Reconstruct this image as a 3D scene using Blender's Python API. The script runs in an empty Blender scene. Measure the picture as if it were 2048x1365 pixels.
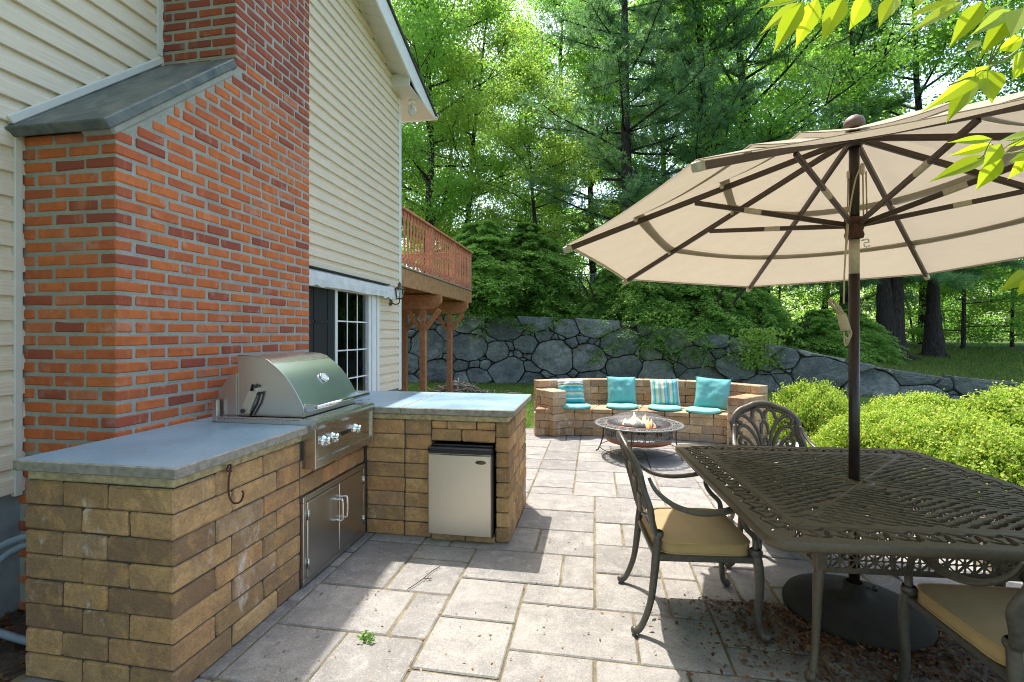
import bpy, math, random
import numpy as np
from mathutils import Vector, Matrix, noise as mnoise

SC = bpy.context.scene
COL = SC.collection
R = math.radians
rnd = random.Random(7)

# ------------------------------------------------------------------ camera, sky, sun, exposure
YAW = math.atan(166/960.0)
EYE = 1.5
cam_d = bpy.data.cameras.new('camera')
cam = bpy.data.objects.new('camera', cam_d)
COL.objects.link(cam)
cam.location = (0, 0, EYE)
cam.rotation_euler = (R(90), 0, YAW)
cam_d.sensor_width = 36
cam_d.lens = 36*960/2048
cam_d.shift_y = -14.5/2048
cam_d.clip_start = 0.05
cam_d.clip_end = 600
SC.camera = cam

SUN_EL, SUN_AZ = R(66), R(-31)          # azimuth from +Y, negative = towards -X
sun_dir = Vector((math.sin(SUN_AZ)*math.cos(SUN_EL), math.cos(SUN_AZ)*math.cos(SUN_EL), math.sin(SUN_EL)))
world = bpy.data.worlds.new('World')
SC.world = world
world.use_nodes = True
wn = world.node_tree
sky = wn.nodes.new('ShaderNodeTexSky')
sky.sky_type = 'NISHITA'
sky.sun_disc = False
sky.sun_elevation = SUN_EL
sky.sun_rotation = SUN_AZ
sky.air_density = 1.0
sky.dust_density = 2.8
sky.ozone_density = 0.5
wn.links.new(sky.outputs[0], wn.nodes['Background'].inputs[0])
wn.nodes['Background'].inputs[1].default_value = 0.15
sd = bpy.data.lights.new('sun', 'SUN')
sd.energy = 2.4
sd.angle = R(0.5)
sd.color = (1.0, 0.96, 0.90)
sun = bpy.data.objects.new('sun', sd)
COL.objects.link(sun)
sun.rotation_euler = sun_dir.to_track_quat('Z', 'Y').to_euler()
SC.view_settings.view_transform = 'Standard'
SC.view_settings.look = 'None'
SC.view_settings.gamma = 1.0
SC.view_settings.exposure = 1.85
SC.render.engine = 'CYCLES'
SC.cycles.max_bounces = 8
SC.cycles.diffuse_bounces = 4
SC.cycles.glossy_bounces = 4
SC.cycles.transmission_bounces = 6
SC.cycles.transparent_max_bounces = 8
SC.cycles.use_denoising = True
try: SC.cycles.denoising_prefilter = 'NONE'
except Exception: pass
SC.cycles.pixel_filter_type = 'BLACKMAN_HARRIS'
SC.cycles.filter_width = 1.0

# ------------------------------------------------------------------ mesh helpers
def _cham():
    cs = [(i, j, k) for i in (0, 1) for j in (0, 1) for k in (0, 1)]
    idx = {}; vs = []
    for c in cs:
        for a in range(3):
            idx[(c, a)] = len(vs); vs.append((c, a))
    F = []
    for a in range(3):
        b, d = (a+1) % 3, (a+2) % 3
        for s in (0, 1):
            q = []
            for (u, v) in ((0, 0), (1, 0), (1, 1), (0, 1)):
                c = [0, 0, 0]; c[a] = s; c[b] = u; c[d] = v
                q.append(idx[(tuple(c), a)])
            F.append(q if s else q[::-1])
    for a in range(3):
        b, d = (a+1) % 3, (a+2) % 3
        for u in (0, 1):
            for v in (0, 1):
                c0 = [0, 0, 0]; c0[b] = u; c0[d] = v; c1 = list(c0); c1[a] = 1
                c0 = tuple(c0); c1 = tuple(c1)
                F.append([idx[(c0, b)], idx[(c1, b)], idx[(c1, d)], idx[(c0, d)]])
    for c in cs:
        F.append([idx[(c, 0)], idx[(c, 1)], idx[(c, 2)]])
    P = []
    for c, a in vs:
        P.append([0.5+(c[i]-.5)*(1.0 if i == a else .8) for i in range(3)])
    P = np.array(P); G = []
    for f in F:
        p = P[f]; n = np.cross(p[1]-p[0], p[2]-p[1])
        G.append(f if n.dot(p.mean(0)-.5) > 0 else f[::-1])
    return vs, G
CH_V, CH_F = _cham()

class MB:
    def __init__(s):
        s.v = []; s.f = []; s.var = []; s.sm = []; s.mi = []; s.jit = 0.
    def add(s, vs, fs, var=None, smooth=False, mi=0):
        o = len(s.v); s.v.extend([tuple(p) for p in vs])
        if var is None: var = rnd.random()
        for f in fs:
            s.f.append([i+o for i in f]); s.var.append(var); s.sm.append(smooth); s.mi.append(mi)
    def hexa(s, mp, dims, bev, var=None, mi=0):
        """chamfered box: mp maps unit cube coords to a point"""
        vs = []
        for c, a in CH_V:
            p = []
            for i in range(3):
                if i == a: p.append(float(c[i]))
                else:
                    b = min(bev/max(dims[i], 1e-6), .45)
                    p.append(b if c[i] == 0 else 1-b)
            q = mp(*p)
            if s.jit: q = Vector(q)+Vector((rnd.uniform(-1, 1), rnd.uniform(-1, 1), rnd.uniform(-1, 1)))*s.jit
            vs.append(q)
        s.add(vs, CH_F, var, False, mi)
    def box(s, x0, x1, y0, y1, z0, z1, bev=.004, var=None, M=None, mi=0):
        def mp(a, b, c):
            p = Vector((x0+(x1-x0)*a, y0+(y1-y0)*b, z0+(z1-z0)*c))
            return M @ p if M is not None else p
        s.hexa(mp, (abs(x1-x0), abs(y1-y0), abs(z1-z0)), bev, var, mi)
    def beam(s, p, q, w, h, bev=.003, up=(0, 0, 1), var=None, mi=0):
        p = Vector(p); q = Vector(q); d = q-p; L = d.length; d.normalize()
        u = Vector(up); sd_ = d.cross(u)
        if sd_.length < 1e-4: sd_ = d.cross(Vector((0, 1, 0)))
        sd_.normalize(); u = sd_.cross(d)
        s.hexa(lambda a, b, c: p+d*(L*a)+sd_*(w*(b-.5))+u*(h*(c-.5)), (L, w, h), bev, var, mi)
    def tube(s, pts, r, n=8, closed=False, flat=1.0, cap=True, var=None, up=None, mi=0, smooth=True):
        pts = [Vector(p) for p in pts]; m = len(pts)
        rr = r if isinstance(r, (list, tuple)) else [r]*m
        vs = []; N = None
        for i in range(m):
            a = pts[(i-1) % m] if (closed or i > 0) else pts[i]
            b = pts[(i+1) % m] if (closed or i < m-1) else pts[i]
            t = (b-a)
            if t.length < 1e-9: t = Vector((0, 0, 1))
            t.normalize()
            if N is None:
                N = Vector(up) if up is not None else (Vector((0, 0, 1)) if abs(t.z) < .9 else Vector((0, 1, 0)))
            N = N-t*N.dot(t)
            if N.length < 1e-6: N = t.orthogonal()
            N.normalize(); B = t.cross(N)
            for k in range(n):
                an = 2*math.pi*k/n
                vs.append(pts[i]+N*(math.cos(an)*rr[i]*flat)+B*(math.sin(an)*rr[i]))
        fs = []
        for i in range(m if closed else m-1):
            j = (i+1) % m
            for k in range(n):
                l = (k+1) % n
                fs.append([i*n+k, j*n+k, j*n+l, i*n+l])
        if cap and not closed:
            fs.append(list(range(n))); fs.append([(m-1)*n+k for k in range(n)][::-1])
        s.add(vs, fs, var, smooth, mi)
    def lathe(s, prof, c=(0, 0, 0), n=32, var=None, smooth=True, M=None, mi=0):
        vs = []; fs = []
        for r, z in prof:
            for k in range(n):
                a = 2*math.pi*k/n
                p = Vector((c[0]+r*math.cos(a), c[1]+r*math.sin(a), c[2]+z))
                vs.append(M @ p if M is not None else p)
        for i in range(len(prof)-1):
            for k in range(n):
                l = (k+1) % n
                fs.append([i*n+k, i*n+l, (i+1)*n+l, (i+1)*n+k])
        s.add(vs, fs, var, smooth, mi)
    def extrude(s, poly, mp, var=None, smooth=False, mi=0):
        """poly 2D outline, mp(u,v,w) w in 0..1 -> point"""
        n = len(poly)
        vs = [mp(u, v, 0) for u, v in poly]+[mp(u, v, 1) for u, v in poly]
        fs = [list(range(n))[::-1], [n+i for i in range(n)]]
        for i in range(n):
            j = (i+1) % n; fs.append([i, j, n+j, n+i])
        s.add(vs, fs, var, smooth, mi)
    def quad(s, a, b, c, d, var=None, mi=0):
        s.add([a, b, c, d], [[0, 1, 2, 3]], var, False, mi)
    def ball(s, c, r, n=10, m=7, sc=(1, 1, 1), var=None, mi=0):
        prof = [(max(r*math.sin(math.pi*i/m), 1e-4), -r*math.cos(math.pi*i/m)) for i in range(m+1)]
        M = Matrix.Translation(c) @ Matrix.Diagonal((*sc, 1))
        s.lathe(prof, (0, 0, 0), n, var, True, M, mi)
    def mesh(s, name):
        me = bpy.data.meshes.new(name)
        me.from_pydata(s.v, [], s.f)
        me.polygons.foreach_set('use_smooth', s.sm)
        me.polygons.foreach_set('material_index', s.mi)
        at = me.attributes.new('var', 'FLOAT', 'FACE')
        at.data.foreach_set('value', np.array(s.var, dtype=np.float32))
        me.update()
        return me

def link(name, me, mats, parent=None, loc=None):
    o = bpy.data.objects.new(name, me); COL.objects.link(o)
    if not isinstance(mats, (list, tuple)): mats = [mats]
    if me is not None and not me.materials:
        for m in mats: me.materials.append(m)
    if parent is not None: o.parent = parent
    if loc is not None: o.location = loc
    return o
def obj(name, mb, mats, parent=None, loc=None):
    return link(name, mb.mesh(name), mats, parent, loc)
def tag(o, label=None, cat=None, group=None, kind=None):
    if label: o['label'] = label
    if cat: o['category'] = cat
    if group: o['group'] = group
    if kind: o['kind'] = kind
    return o
def thing(name, label, cat, loc=(0, 0, 0), rz=0, group=None):
    o = bpy.data.objects.new(name, None); COL.objects.link(o)
    o.empty_display_size = .1
    o.location = loc; o.rotation_euler = (0, 0, rz)
    return tag(o, label, cat, group)
def dup(root, loc, rz=0, label=None, scale=None):
    def cp(o, par):
        c = o.copy(); COL.objects.link(c)
        if par is not None: c.parent = par
        for ch in list(o.children): cp(ch, c)
        return c
    r = cp(root, None)
    r.location = loc; r.rotation_euler = (0, 0, rz)
    if scale is not None: r.scale = scale if isinstance(scale, (tuple, list)) else (scale,)*3
    if label: r['label'] = label
    return r
def crv(pts, n=6, closed=False):
    """Catmull-Rom through points"""
    P = [Vector(p) for p in pts]; m = len(P); out = []
    segs = m if closed else m-1
    for i in range(segs):
        if closed: a, b, c, d = P[(i-1) % m], P[i], P[(i+1) % m], P[(i+2) % m]
        else: a, b, c, d = P[max(i-1, 0)], P[i], P[i+1], P[min(i+2, m-1)]
        for k in range(n):
            t = k/n
            out.append(.5*((2*b)+(c-a)*t+(2*a-5*b+4*c-d)*t*t+(3*b-a-3*c+d)*t**3))
    if not closed: out.append(P[-1])
    return out

def cutplate(mb, f, x0, x1, y0, y1, step, mp, back=True, smooth=False, var=.5):
    """plate with holes: keeps f>0 (grid array fn), marching squares, mp(x,y,side)->point, side 0 top 1 bottom"""
    nx = max(2, int(round((x1-x0)/step))+1); ny = max(2, int(round((y1-y0)/step))+1)
    xs = np.linspace(x0, x1, nx); ys = np.linspace(y0, y1, ny)
    V = f(xs, ys)                       # shape (nx, ny)
    key = {}; pts = []; faces = []; walls = []
    def vid(k, x, y):
        i = key.get(k)
        if i is None:
            i = len(pts); key[k] = i; pts.append((x, y))
        return i
    pos = V > 0
    for i in range(nx-1):
        for j in range(ny-1):
            a = pos[i, j]; b = pos[i+1, j]; c = pos[i+1, j+1]; d = pos[i, j+1]
            if not (a or b or c or d): continue
            cor = ((i, j), (i+1, j), (i+1, j+1), (i, j+1))
            poly = []; cuts = []
            for q in range(4):
                p, r_ = cor[q], cor[(q+1) % 4]
                vp, vr = V[p], V[r_]
                if vp > 0: poly.append(vid(p, xs[p[0]], ys[p[1]]))
                if (vp > 0) != (vr > 0):
                    t = vp/(vp-vr); k = (min(p, r_), max(p, r_))
                    w = vid(k, xs[p[0]]+(xs[r_[0]]-xs[p[0]])*t, ys[p[1]]+(ys[r_[1]]-ys[p[1]])*t)
                    poly.append(w); cuts.append((w, vp > 0))
            if len(poly) >= 3: faces.append(poly)
            if len(cuts) == 2:
                o_, e_ = (cuts[0][0], cuts[1][0]) if cuts[0][1] else (cuts[1][0], cuts[0][0])
                walls.append((o_, e_))
            elif len(cuts) == 4:
                for q in range(0, 4, 2): walls.append((cuts[q][0], cuts[q+1][0]))
    n = len(pts)
    vs = [mp(x, y, 0) for x, y in pts]
    fs = list(faces)
    if back:
        vs += [mp(x, y, 1) for x, y in pts]
        fs += [[i+n for i in p[::-1]] for p in faces]
        fs += [[a, b, b+n, a+n] for a, b in walls]
    mb.add(vs, fs, var, smooth)

# ------------------------------------------------------------------ material helpers
class NT:
    def __init__(s, name):
        s.m = bpy.data.materials.new(name); s.m.use_nodes = True
        s.t = s.m.node_tree; s.n = s.t.nodes; s.p = s.n['Principled BSDF']; s.out = s.n['Material Output']
    def new(s, typ, **kw):
        n = s.n.new(typ)
        for k, v in kw.items(): setattr(n, k, v)
        return n
    def ln(s, a, b): s.t.links.new(a, b)
    def setin(s, n, k, v):
        if v is None: return
        if hasattr(v, 'is_output') or isinstance(v, bpy.types.NodeSocket): s.ln(v, n.inputs[k])
        else: n.inputs[k].default_value = v
    def coord(s, scale=(1, 1, 1), rot=(0, 0, 0), kind='Object'):
        tc = s.new('ShaderNodeTexCoord'); mp = s.new('ShaderNodeMapping')
        mp.inputs['Scale'].default_value = scale; mp.inputs['Rotation'].default_value = rot
        s.ln(tc.outputs[kind], mp.inputs[0]); return mp.outputs[0]
    def noise(s, scale, detail=4, rough=.55, vec=None, dist=0, out=0):
        n = s.new('ShaderNodeTexNoise'); n.inputs['Scale'].default_value = scale
        n.inputs['Detail'].default_value = detail; n.inputs['Roughness'].default_value = rough
        n.inputs['Distortion'].default_value = dist
        s.ln(vec if vec is not None else s.coord(), n.inputs['Vector']); return n.outputs[out]
    def vor(s, scale, vec=None, feat='F1', out='Distance', rnd_=1):
        n = s.new('ShaderNodeTexVoronoi', feature=feat); n.inputs['Scale'].default_value = scale
        n.inputs['Randomness'].default_value = rnd_
        s.ln(vec if vec is not None else s.coord(), n.inputs['Vector']); return n.outputs[out]
    def attr(s, name='var'):
        a = s.new('ShaderNodeAttribute'); a.attribute_name = name; return a.outputs['Fac']
    def ramp(s, fac, stops, interp='LINEAR'):
        r = s.new('ShaderNodeValToRGB'); r.color_ramp.interpolation = interp
        el = r.color_ramp.elements
        while len(el) < len(stops): el.new(.5)
        for e, (p, c) in zip(el, stops):
            e.position = p; e.color = (*c, 1) if len(c) == 3 else c
        s.setin(r, 'Fac', fac); return r.outputs[0]
    def mix(s, fac, a, b, mode='MIX'):
        n = s.new('ShaderNodeMix', data_type='RGBA', blend_type=mode)
        s.setin(n, 0, fac)
        for k, v in ((6, a), (7, b)):
            if isinstance(v, tuple) and len(v) == 3: v = (*v, 1)
            s.setin(n, k, v)
        return n.outputs[2]
    def math(s, op, a, b=None, clamp=False):
        n = s.new('ShaderNodeMath', operation=op, use_clamp=clamp)
        s.setin(n, 0, a); s.setin(n, 1, b); return n.outputs[0]
    def gray(s, fac, lo, hi, a=0., b=1.):
        return s.ramp(fac, [(lo, (a,)*3), (hi, (b,)*3)])
    def bump(s, h, strength=.3, dist=.01, nrm=None):
        b = s.new('ShaderNodeBump'); b.inputs['Strength'].default_value = strength
        b.inputs['Distance'].default_value = dist; s.ln(h, b.inputs['Height'])
        if nrm is not None: s.ln(nrm, b.inputs['Normal'])
        s.ln(b.outputs[0], s.p.inputs['Normal']); return b.outputs[0]
    def set(s, col=None, rough=None, metal=None, spec=None, **kw):
        for k, v in (('Base Color', col), ('Roughness', rough), ('Metallic', metal), ('Specular IOR Level', spec)):
            if isinstance(v, tuple) and len(v) == 3: v = (*v, 1)
            s.setin(s.p, k, v)
        return s
def simple(name, col, rough=.6, metal=0, var=.08, ns=40, bump=.1, bd=.002, spec=.5):
    t = NT(name); nz = t.noise(ns, 5)
    a = tuple(c*(1-var) for c in col); b = tuple(min(1, c*(1+var)) for c in col)
    t.set(t.ramp(nz, [(.3, a), (.7, b)]), t.gray(nz, .3, .7, max(0, rough-.08), min(1, rough+.08)), metal, spec)
    if bump: t.bump(nz, bump, bd)
    return t.m
# ------------------------------------------------------------------ materials
def varvec(t, k=31.0):
    v = t.attr(); c = t.coord()
    a = t.new('ShaderNodeVectorMath', operation='ADD'); m = t.math('MULTIPLY', v, k)
    cx = t.new('ShaderNodeCombineXYZ'); t.ln(m, cx.inputs[0]); t.ln(m, cx.inputs[1])
    t.ln(c, a.inputs[0]); t.ln(cx.outputs[0], a.inputs[1]); return v, a.outputs[0]
def mat_brick():
    t = NT('brick'); v, vec = varvec(t)
    base = t.ramp(v, [(0, (.26, .066, .046)), (.18, (.33, .078, .042)), (.4, (.40, .092, .042)), (.46, (.52, .128, .044)), (.7, (.62, .160, .042)), (.88, (.66, .185, .05)), (1, (.55, .19, .095))])
    st = t.noise(22, 3, .6, t.coord((.6, 1, .12)))            # fired streaks
    fine = t.noise(90, 5, .7, vec)
    big = t.noise(13, 5, .7, vec, .6)
    base = t.mix(t.gray(big, .38, .62, 0, .75), base, t.mix(.5, base, (.24, .075, .05)))
    c = t.mix(t.gray(st, .58, .72, 0, .4), base, (.62, .30, .15))
    c = t.mix(t.gray(fine, .25, .75, .0, .45), c, t.mix(.5, c, (.14, .04, .03)))
    wh = t.noise(7, 5, .65, vec)
    c = t.mix(t.gray(wh, .58, .76, 0, .5), c, (.46, .42, .36))
    t.set(c, t.gray(fine, .2, .8, .75, .95), spec=.25); t.bump(fine, .5, .004); return t.m
def mat_mortar():
    t = NT('mortar'); a = t.noise(60, 6, .7); b = t.noise(5, 4)
    c = t.mix(t.gray(b, .3, .7), (.32, .33, .285), (.44, .445, .39))
    c = t.mix(t.gray(a, .3, .75, 0, .5), c, (.19, .195, .17))
    t.set(c, .95, spec=.1); t.bump(a, .8, .008); return t.m
def mat_block(name='block_stone', stops=None, eff=(.60, .70), dark=.45):
    t = NT(name); v, vec = varvec(t)
    base = t.ramp(v, stops or [(0, (.30, .18, .095)), (.18, (.43, .265, .125)), (.36, (.57, .345, .155)), (.5, (.67, .41, .18)), (.62, (.52, .265, .115)), (.75, (.73, .46, .21)), (.88, (.62, .31, .12)), (1, (.50, .36, .22))])
    bl = t.noise(6.5, 4, .62, vec, 1.2); bl2 = t.noise(10, 5, .6, vec, .5)
    c = t.mix(t.gray(bl, .40, .60), base, t.mix(dark, base, (.21, .125, .08)))
    c = t.mix(t.gray(bl2, .52, .64, 0, .45), c, (.70, .40, .13))
    fine = t.noise(120, 5, .7)
    c = t.mix(t.gray(fine, .35, .72, 0, .45), c, (.13, .095, .07))
    ef = t.noise(4.0, 6, .7, t.coord((1, 1, .5)))
    sp = t.noise(24, 4, .65, t.coord((1, 1, .28)))
    gr = t.noise(45, 5, .75, vec); c = t.mix(t.gray(gr, .45, .62, 0, .5), c, t.mix(.5, c, (.16, .10, .06))); pit = t.noise(75, 3, .6, vec); c = t.mix(t.gray(pit, .66, .72, 0, .7), c, (.12, .085, .06))
    m = t.math('MULTIPLY', t.gray(ef, eff[0], eff[1]), t.gray(sp, .38, .6, .1, .95))
    c = t.mix(m, c, (.72, .70, .65))
    st = t.noise(30, 3, .6, t.coord((1, 1, .06))); c = t.mix(t.gray(st, .66, .76, 0, .22), c, (.66, .62, .55))
    t.set(c, .9, spec=.2)
    h = t.math('ADD', t.math('MULTIPLY', gr, 1.2), t.math('MULTIPLY', bl2, 1.2)); t.bump(h, .8, .009); return t.m
def mat_bluestone():
    t = NT('bluestone'); a = t.noise(3, 6, .6); b = t.noise(140, 4, .6)
    c = t.ramp(a, [(.25, (.14, .255, .345)), (.5, (.19, .325, .42)), (.78, (.29, .38, .44))])
    b2 = t.noise(38, 6, .75); c = t.mix(t.gray(b, .42, .62, 0, .45), c, (.14, .18, .21)); c = t.mix(t.gray(b2, .5, .68, 0, .4), c, (.42, .44, .43))
    t.set(c, t.gray(a, .3, .7, .26, .42), spec=.6); t.bump(b, .12, .002); return t.m
def mat_slate():
    t = NT('shoulder_slate'); a = t.noise(5, 7, .65, t.coord((1, .5, 1)), 1.2); b = t.noise(60, 5, .6)
    c = t.ramp(a, [(.32, (.05, .07, .085)), (.5, (.11, .13, .115)), (.68, (.19, .20, .185))])
    t.set(c, .5, spec=.4); t.bump(b, .4, .004); return t.m
def mat_paver():
    t = NT('paver_stone'); v, vec = varvec(t, 17)
    base = t.ramp(v, [(0, (.225, .206, .182)), (.5, (.30, .276, .245)), (1, (.35, .322, .285))])
    a = t.noise(3.2, 9, .78, vec, .8); s_ = t.noise(8, 7, .78, vec, .5); f = t.noise(170, 4, .7)
    c = t.mix(t.gray(a, .36, .66), base, t.mix(.7, base, (.10, .10, .10)))
    c = t.mix(t.gray(s_, .5, .68, 0, .7), c, (.37, .35, .32))
    g2 = t.noise(70, 6, .8); c = t.mix(t.gray(g2, .5, .66, 0, .55), c, (.12, .115, .105)); g3 = t.noise(95, 4, .7, vec); c = t.mix(t.gray(g3, .54, .66, 0, .5), c, (.42, .405, .38)); c = t.mix(t.gray(f, .45, .72, 0, .5), c, (.11, .105, .098))
    sp = t.noise(46, 2, .5)
    c = t.mix(t.gray(sp, .67, .73, 0, .6), c, (.17, .14, .11))
    t.set(c, .85, spec=.25)
    t.bump(t.math('ADD', t.math('MULTIPLY', s_, .5), f), .5, .003); return t.m
def mat_sand():
    t = NT('joint_sand'); a = t.noise(190, 4, .7); b = t.noise(6, 4, .7)
    c = t.mix(t.gray(b, .42, .62), (.12, .10, .065), (.27, .215, .125))
    c = t.mix(t.gray(a, .4, .7, 0, .6), c, (.12, .11, .06))
    t.set(c, .95, spec=.1); t.bump(a, .8, .004); return t.m
def mat_siding():
    t = NT('vinyl_siding')
    st = t.noise(7, 6, .7, t.coord((1, .55, 26))); b = t.noise(1.6, 3)
    c = t.ramp(st, [(.28, (.61, .475, .31)), (.5, (.735, .62, .46)), (.72, (.80, .71, .565))])
    c = t.mix(t.gray(b, .3, .7, 0, .25), c, (.56, .53, .43))
    t.set(c, .5, spec=.35); t.bump(st, .1, .002); return t.m
def mat_metal(name, col=(.62, .62, .60), rough=.26, sc=(60, 1, 60), bump=.06, ani=.0):
    t = NT(name); a = t.noise(6, 4, .6, t.coord(sc)); b = t.noise(2.5, 4)
    t.set(t.ramp(a, [(.3, tuple(c*.96 for c in col)), (.7, col)]), t.gray(t.mix(.5, a, b), .3, .7, rough*.93, rough*1.07), 1.0)
    if bump: t.bump(a, bump, .001)
    return t.m
def mat_leaf(name, stops, trans, tmix=.45, rough=.5, spec=.35, hue=.0):
    t = NT(name); v = t.attr()
    oi = t.new('ShaderNodeObjectInfo')
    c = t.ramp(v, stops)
    hs = t.new('ShaderNodeHueSaturation'); t.ln(c, hs.inputs['Color'])
    m = t.new('ShaderNodeMapRange'); t.ln(oi.outputs['Random'], m.inputs[0])
    m.inputs[3].default_value = .8; m.inputs[4].default_value = 1.15; t.ln(m.outputs[0], hs.inputs['Value'])
    c = hs.outputs[0]
    t.set(c, rough, spec=spec)
    tr = t.new('ShaderNodeBsdfTranslucent')
    t.ln(t.mix(.6, c, trans, 'MIX'), tr.inputs[0])
    mx = t.new('ShaderNodeMixShader'); mx.inputs[0].default_value = tmix
    t.ln(t.p.outputs[0], mx.inputs[1]); t.ln(tr.outputs[0], mx.inputs[2]); t.ln(mx.outputs[0], t.out.inputs[0])
    return t.m
def mat_bark(name, a, b, sc=(6, 6, 1.2)):
    t = NT(name); n_ = t.noise(4, 7, .7, t.coord(sc), .6)
    t.set(t.ramp(n_, [(.35, a), (.65, b)]), .95, spec=.1); t.bump(n_, .9, .03); return t.m
def mat_fabric(name, col, trans=None, tm=.3, scale=600):
    t = NT(name); a = t.noise(6, 4); w = t.noise(scale, 2, .5)
    st_ = t.noise(1.7, 6, .7, None, .6); c = t.mix(t.gray(a, .35, .7), tuple(x*.86 for x in col), col); c = t.mix(t.gray(st_, .52, .7, 0, .35), c, tuple(x*.72 for x in col))
    t.set(c, .9, spec=.15); wr = t.noise(5, 3, .5, None, .8); t.bump(w, .25, .001, t.bump(wr, .35, .02))
    if trans:
        tr = t.new('ShaderNodeBsdfTranslucent'); tr.inputs[0].default_value = (*trans, 1)
        mx = t.new('ShaderNodeMixShader'); mx.inputs[0].default_value = tm
        t.ln(t.p.outputs[0], mx.inputs[1]); t.ln(tr.outputs[0], mx.inputs[2]); t.ln(mx.outputs[0], t.out.inputs[0])
    return t.m
def mat_stripes(name, axis, stops):
    t = NT(name); tc = t.new('ShaderNodeTexCoord'); sx = t.new('ShaderNodeSeparateXYZ'); t.ln(tc.outputs['Object'], sx.inputs[0])
    f = t.math('ADD', t.math('MULTIPLY', sx.outputs[axis], 1/.40), .5)
    c = t.ramp(f, stops, 'CONSTANT'); t.set(c, .9, spec=.15); t.bump(t.noise(500, 2), .2, .001); return t.m
def mat_rock():
    t = NT('wall_stone'); v, vec = varvec(t, 13)
    base = t.ramp(v, [(0, (.15, .17, .155)), (.35, (.225, .25, .23)), (.7, (.29, .315, .285)), (1, (.38, .39, .335))])
    a = t.noise(1.6, 7, .65, vec, .5); f = t.noise(22, 6, .7, vec)
    c = t.mix(t.gray(a, .4, .65), base, (.115, .13, .135))
    c = t.mix(t.gray(f, .55, .75, 0, .5), c, (.26, .27, .25))
    li = t.noise(9, 3, .6, vec)
    c = t.mix(t.gray(li, .70, .74, 0, .7), c, (.42, .44, .38))
    t.set(c, .9, spec=.25); md = t.noise(6, 6, .72, vec, .4); c = t.mix(t.gray(md, .42, .6, 0, .6), c, t.mix(.6, c, (.08, .095, .085))); ms = t.noise(3.1, 5, .7); c = t.mix(t.gray(ms, .6, .7, 0, .5), c, (.10, .14, .05)); t.set(c); t.bump(t.math('ADD', a, t.math('ADD', md, t.math('MULTIPLY', f, .4))), 1.0, .10); return t.m
def mat_grass_ground():
    t = NT('lawn'); a = t.noise(60, 5, .7); b = t.noise(.7, 4)
    c = t.ramp(a, [(.3, (.035, .075, .012)), (.7, (.085, .15, .025))])
    c = t.mix(t.gray(b, .4, .7, 0, .5), c, (.11, .15, .035))
    t.set(c, .9, spec=.1); t.bump(a, .8, .03); return t.m
def mat_forest():
    t = NT('forest_floor'); a = t.noise(24, 6, .7); b = t.noise(.9, 5, .65)
    geo = t.new('ShaderNodeTexCoord'); sx = t.new('ShaderNodeSeparateXYZ'); t.ln(geo.outputs['Object'], sx.inputs[0])
    litter = t.ramp(a, [(.3, (.06, .038, .022)), (.55, (.13, .085, .05)), (.75, (.22, .17, .11))])
    grass = t.ramp(a, [(.3, (.03, .06, .012)), (.7, (.10, .15, .03))])
    m = t.math('ADD', t.gray(b, .42, .6), t.math('MULTIPLY', t.math('SUBTRACT', sx.outputs[0], 8.5), .25), True)
    t.set(t.mix(m, litter, grass), .95, spec=.1); t.bump(a, .8, .04); return t.m

M_ = {}
M_['brick'] = mat_brick(); M_['mortar'] = mat_mortar(); M_['block'] = mat_block(); M_['benchblock'] = mat_block('bench_block_stone', [(0, (.34, .21, .13)), (.25, (.50, .33, .19)), (.5, (.62, .43, .25)), (.75, (.66, .50, .33)), (.9, (.54, .33, .20)), (1, (.46, .38, .29))], (.6, .72), .35)
M_['bluestone'] = mat_bluestone(); M_['slate'] = mat_slate(); M_['tanmortar'] = simple('tan_mortar', (.40, .33, .19), .95, 0, .35, 30, .8, .006); M_['sawn'] = simple('bluestone_edge', (.27, .245, .20), .85, 0, .3, 34, .6, .004); M_['paver'] = mat_paver(); M_['sand'] = mat_sand()
M_['siding'] = mat_siding()
M_['trim'] = simple('white_trim', (.72, .73, .70), .45, 0, .05, 12, .03)
M_['soffit'] = simple('soffit_vinyl', (.62, .60, .52), .5, 0, .04, 10, .03)
M_['shingle'] = simple('roof_shingle', (.055, .052, .05), .95, 0, .4, 30, .8, .01)
M_['foundation'] = simple('foundation_concrete', (.22, .25, .25), .9, 0, .2, 9, .5, .004)
M_['steel'] = mat_metal('stainless_steel', (.60, .59, .565), .27, (40, .6, 40), 0)
M_['steel_v'] = mat_metal('stainless_panel', (.60, .58, .55), .30, (60, 60, 1), .02)
M_['steel_lid'] = mat_metal('stainless_lid', (.70, .76, .75), .30, (3, 1.4, 3), 0)
M_['chrome'] = mat_metal('polished_steel', (.75, .75, .74), .12, (30, 30, 30), .02)
M_['fridge'] = mat_metal('fridge_steel', (.72, .65, .54), .46, (60, 60, 1), .03)
M_['blackp'] = simple('black_plastic', (.014, .014, .016), .35, 0, .2, 60, .05)
M_['rust'] = simple('rusty_iron', (.10, .045, .03), .8, .3, .4, 80, .5)
M_['cast'] = simple('cast_aluminium', (.105, .08, .05), .5, .15, .22, 60, .18, .002)
M_['castg'] = simple('cast_aluminium_chair', (.088, .078, .06), .42, .3, .25, 50, .18, .002)
M_['castb'] = simple('bronze_pole', (.024, .013, .010), .35, .1, .3, 30, .08, .001)
M_['rib'] = simple('brown_rib', (.062, .038, .028), .40, .15, .2, 30, .06, .001)
M_['ribtape'] = simple('worn_pale_metal', (.47, .41, .30), .5, .1, .15, 40, .05)
M_['canopy'] = mat_fabric('canopy_fabric', (.44, .385, .30), (.44, .375, .275), .32)
M_['hem'] = mat_fabric('canopy_hem', (.45, .39, .30), (.46, .40, .30), .34)
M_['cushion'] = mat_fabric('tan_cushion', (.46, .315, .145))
M_['cushtop'] = mat_fabric('tan_cushion_top', (.34, .26, .145))
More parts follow.
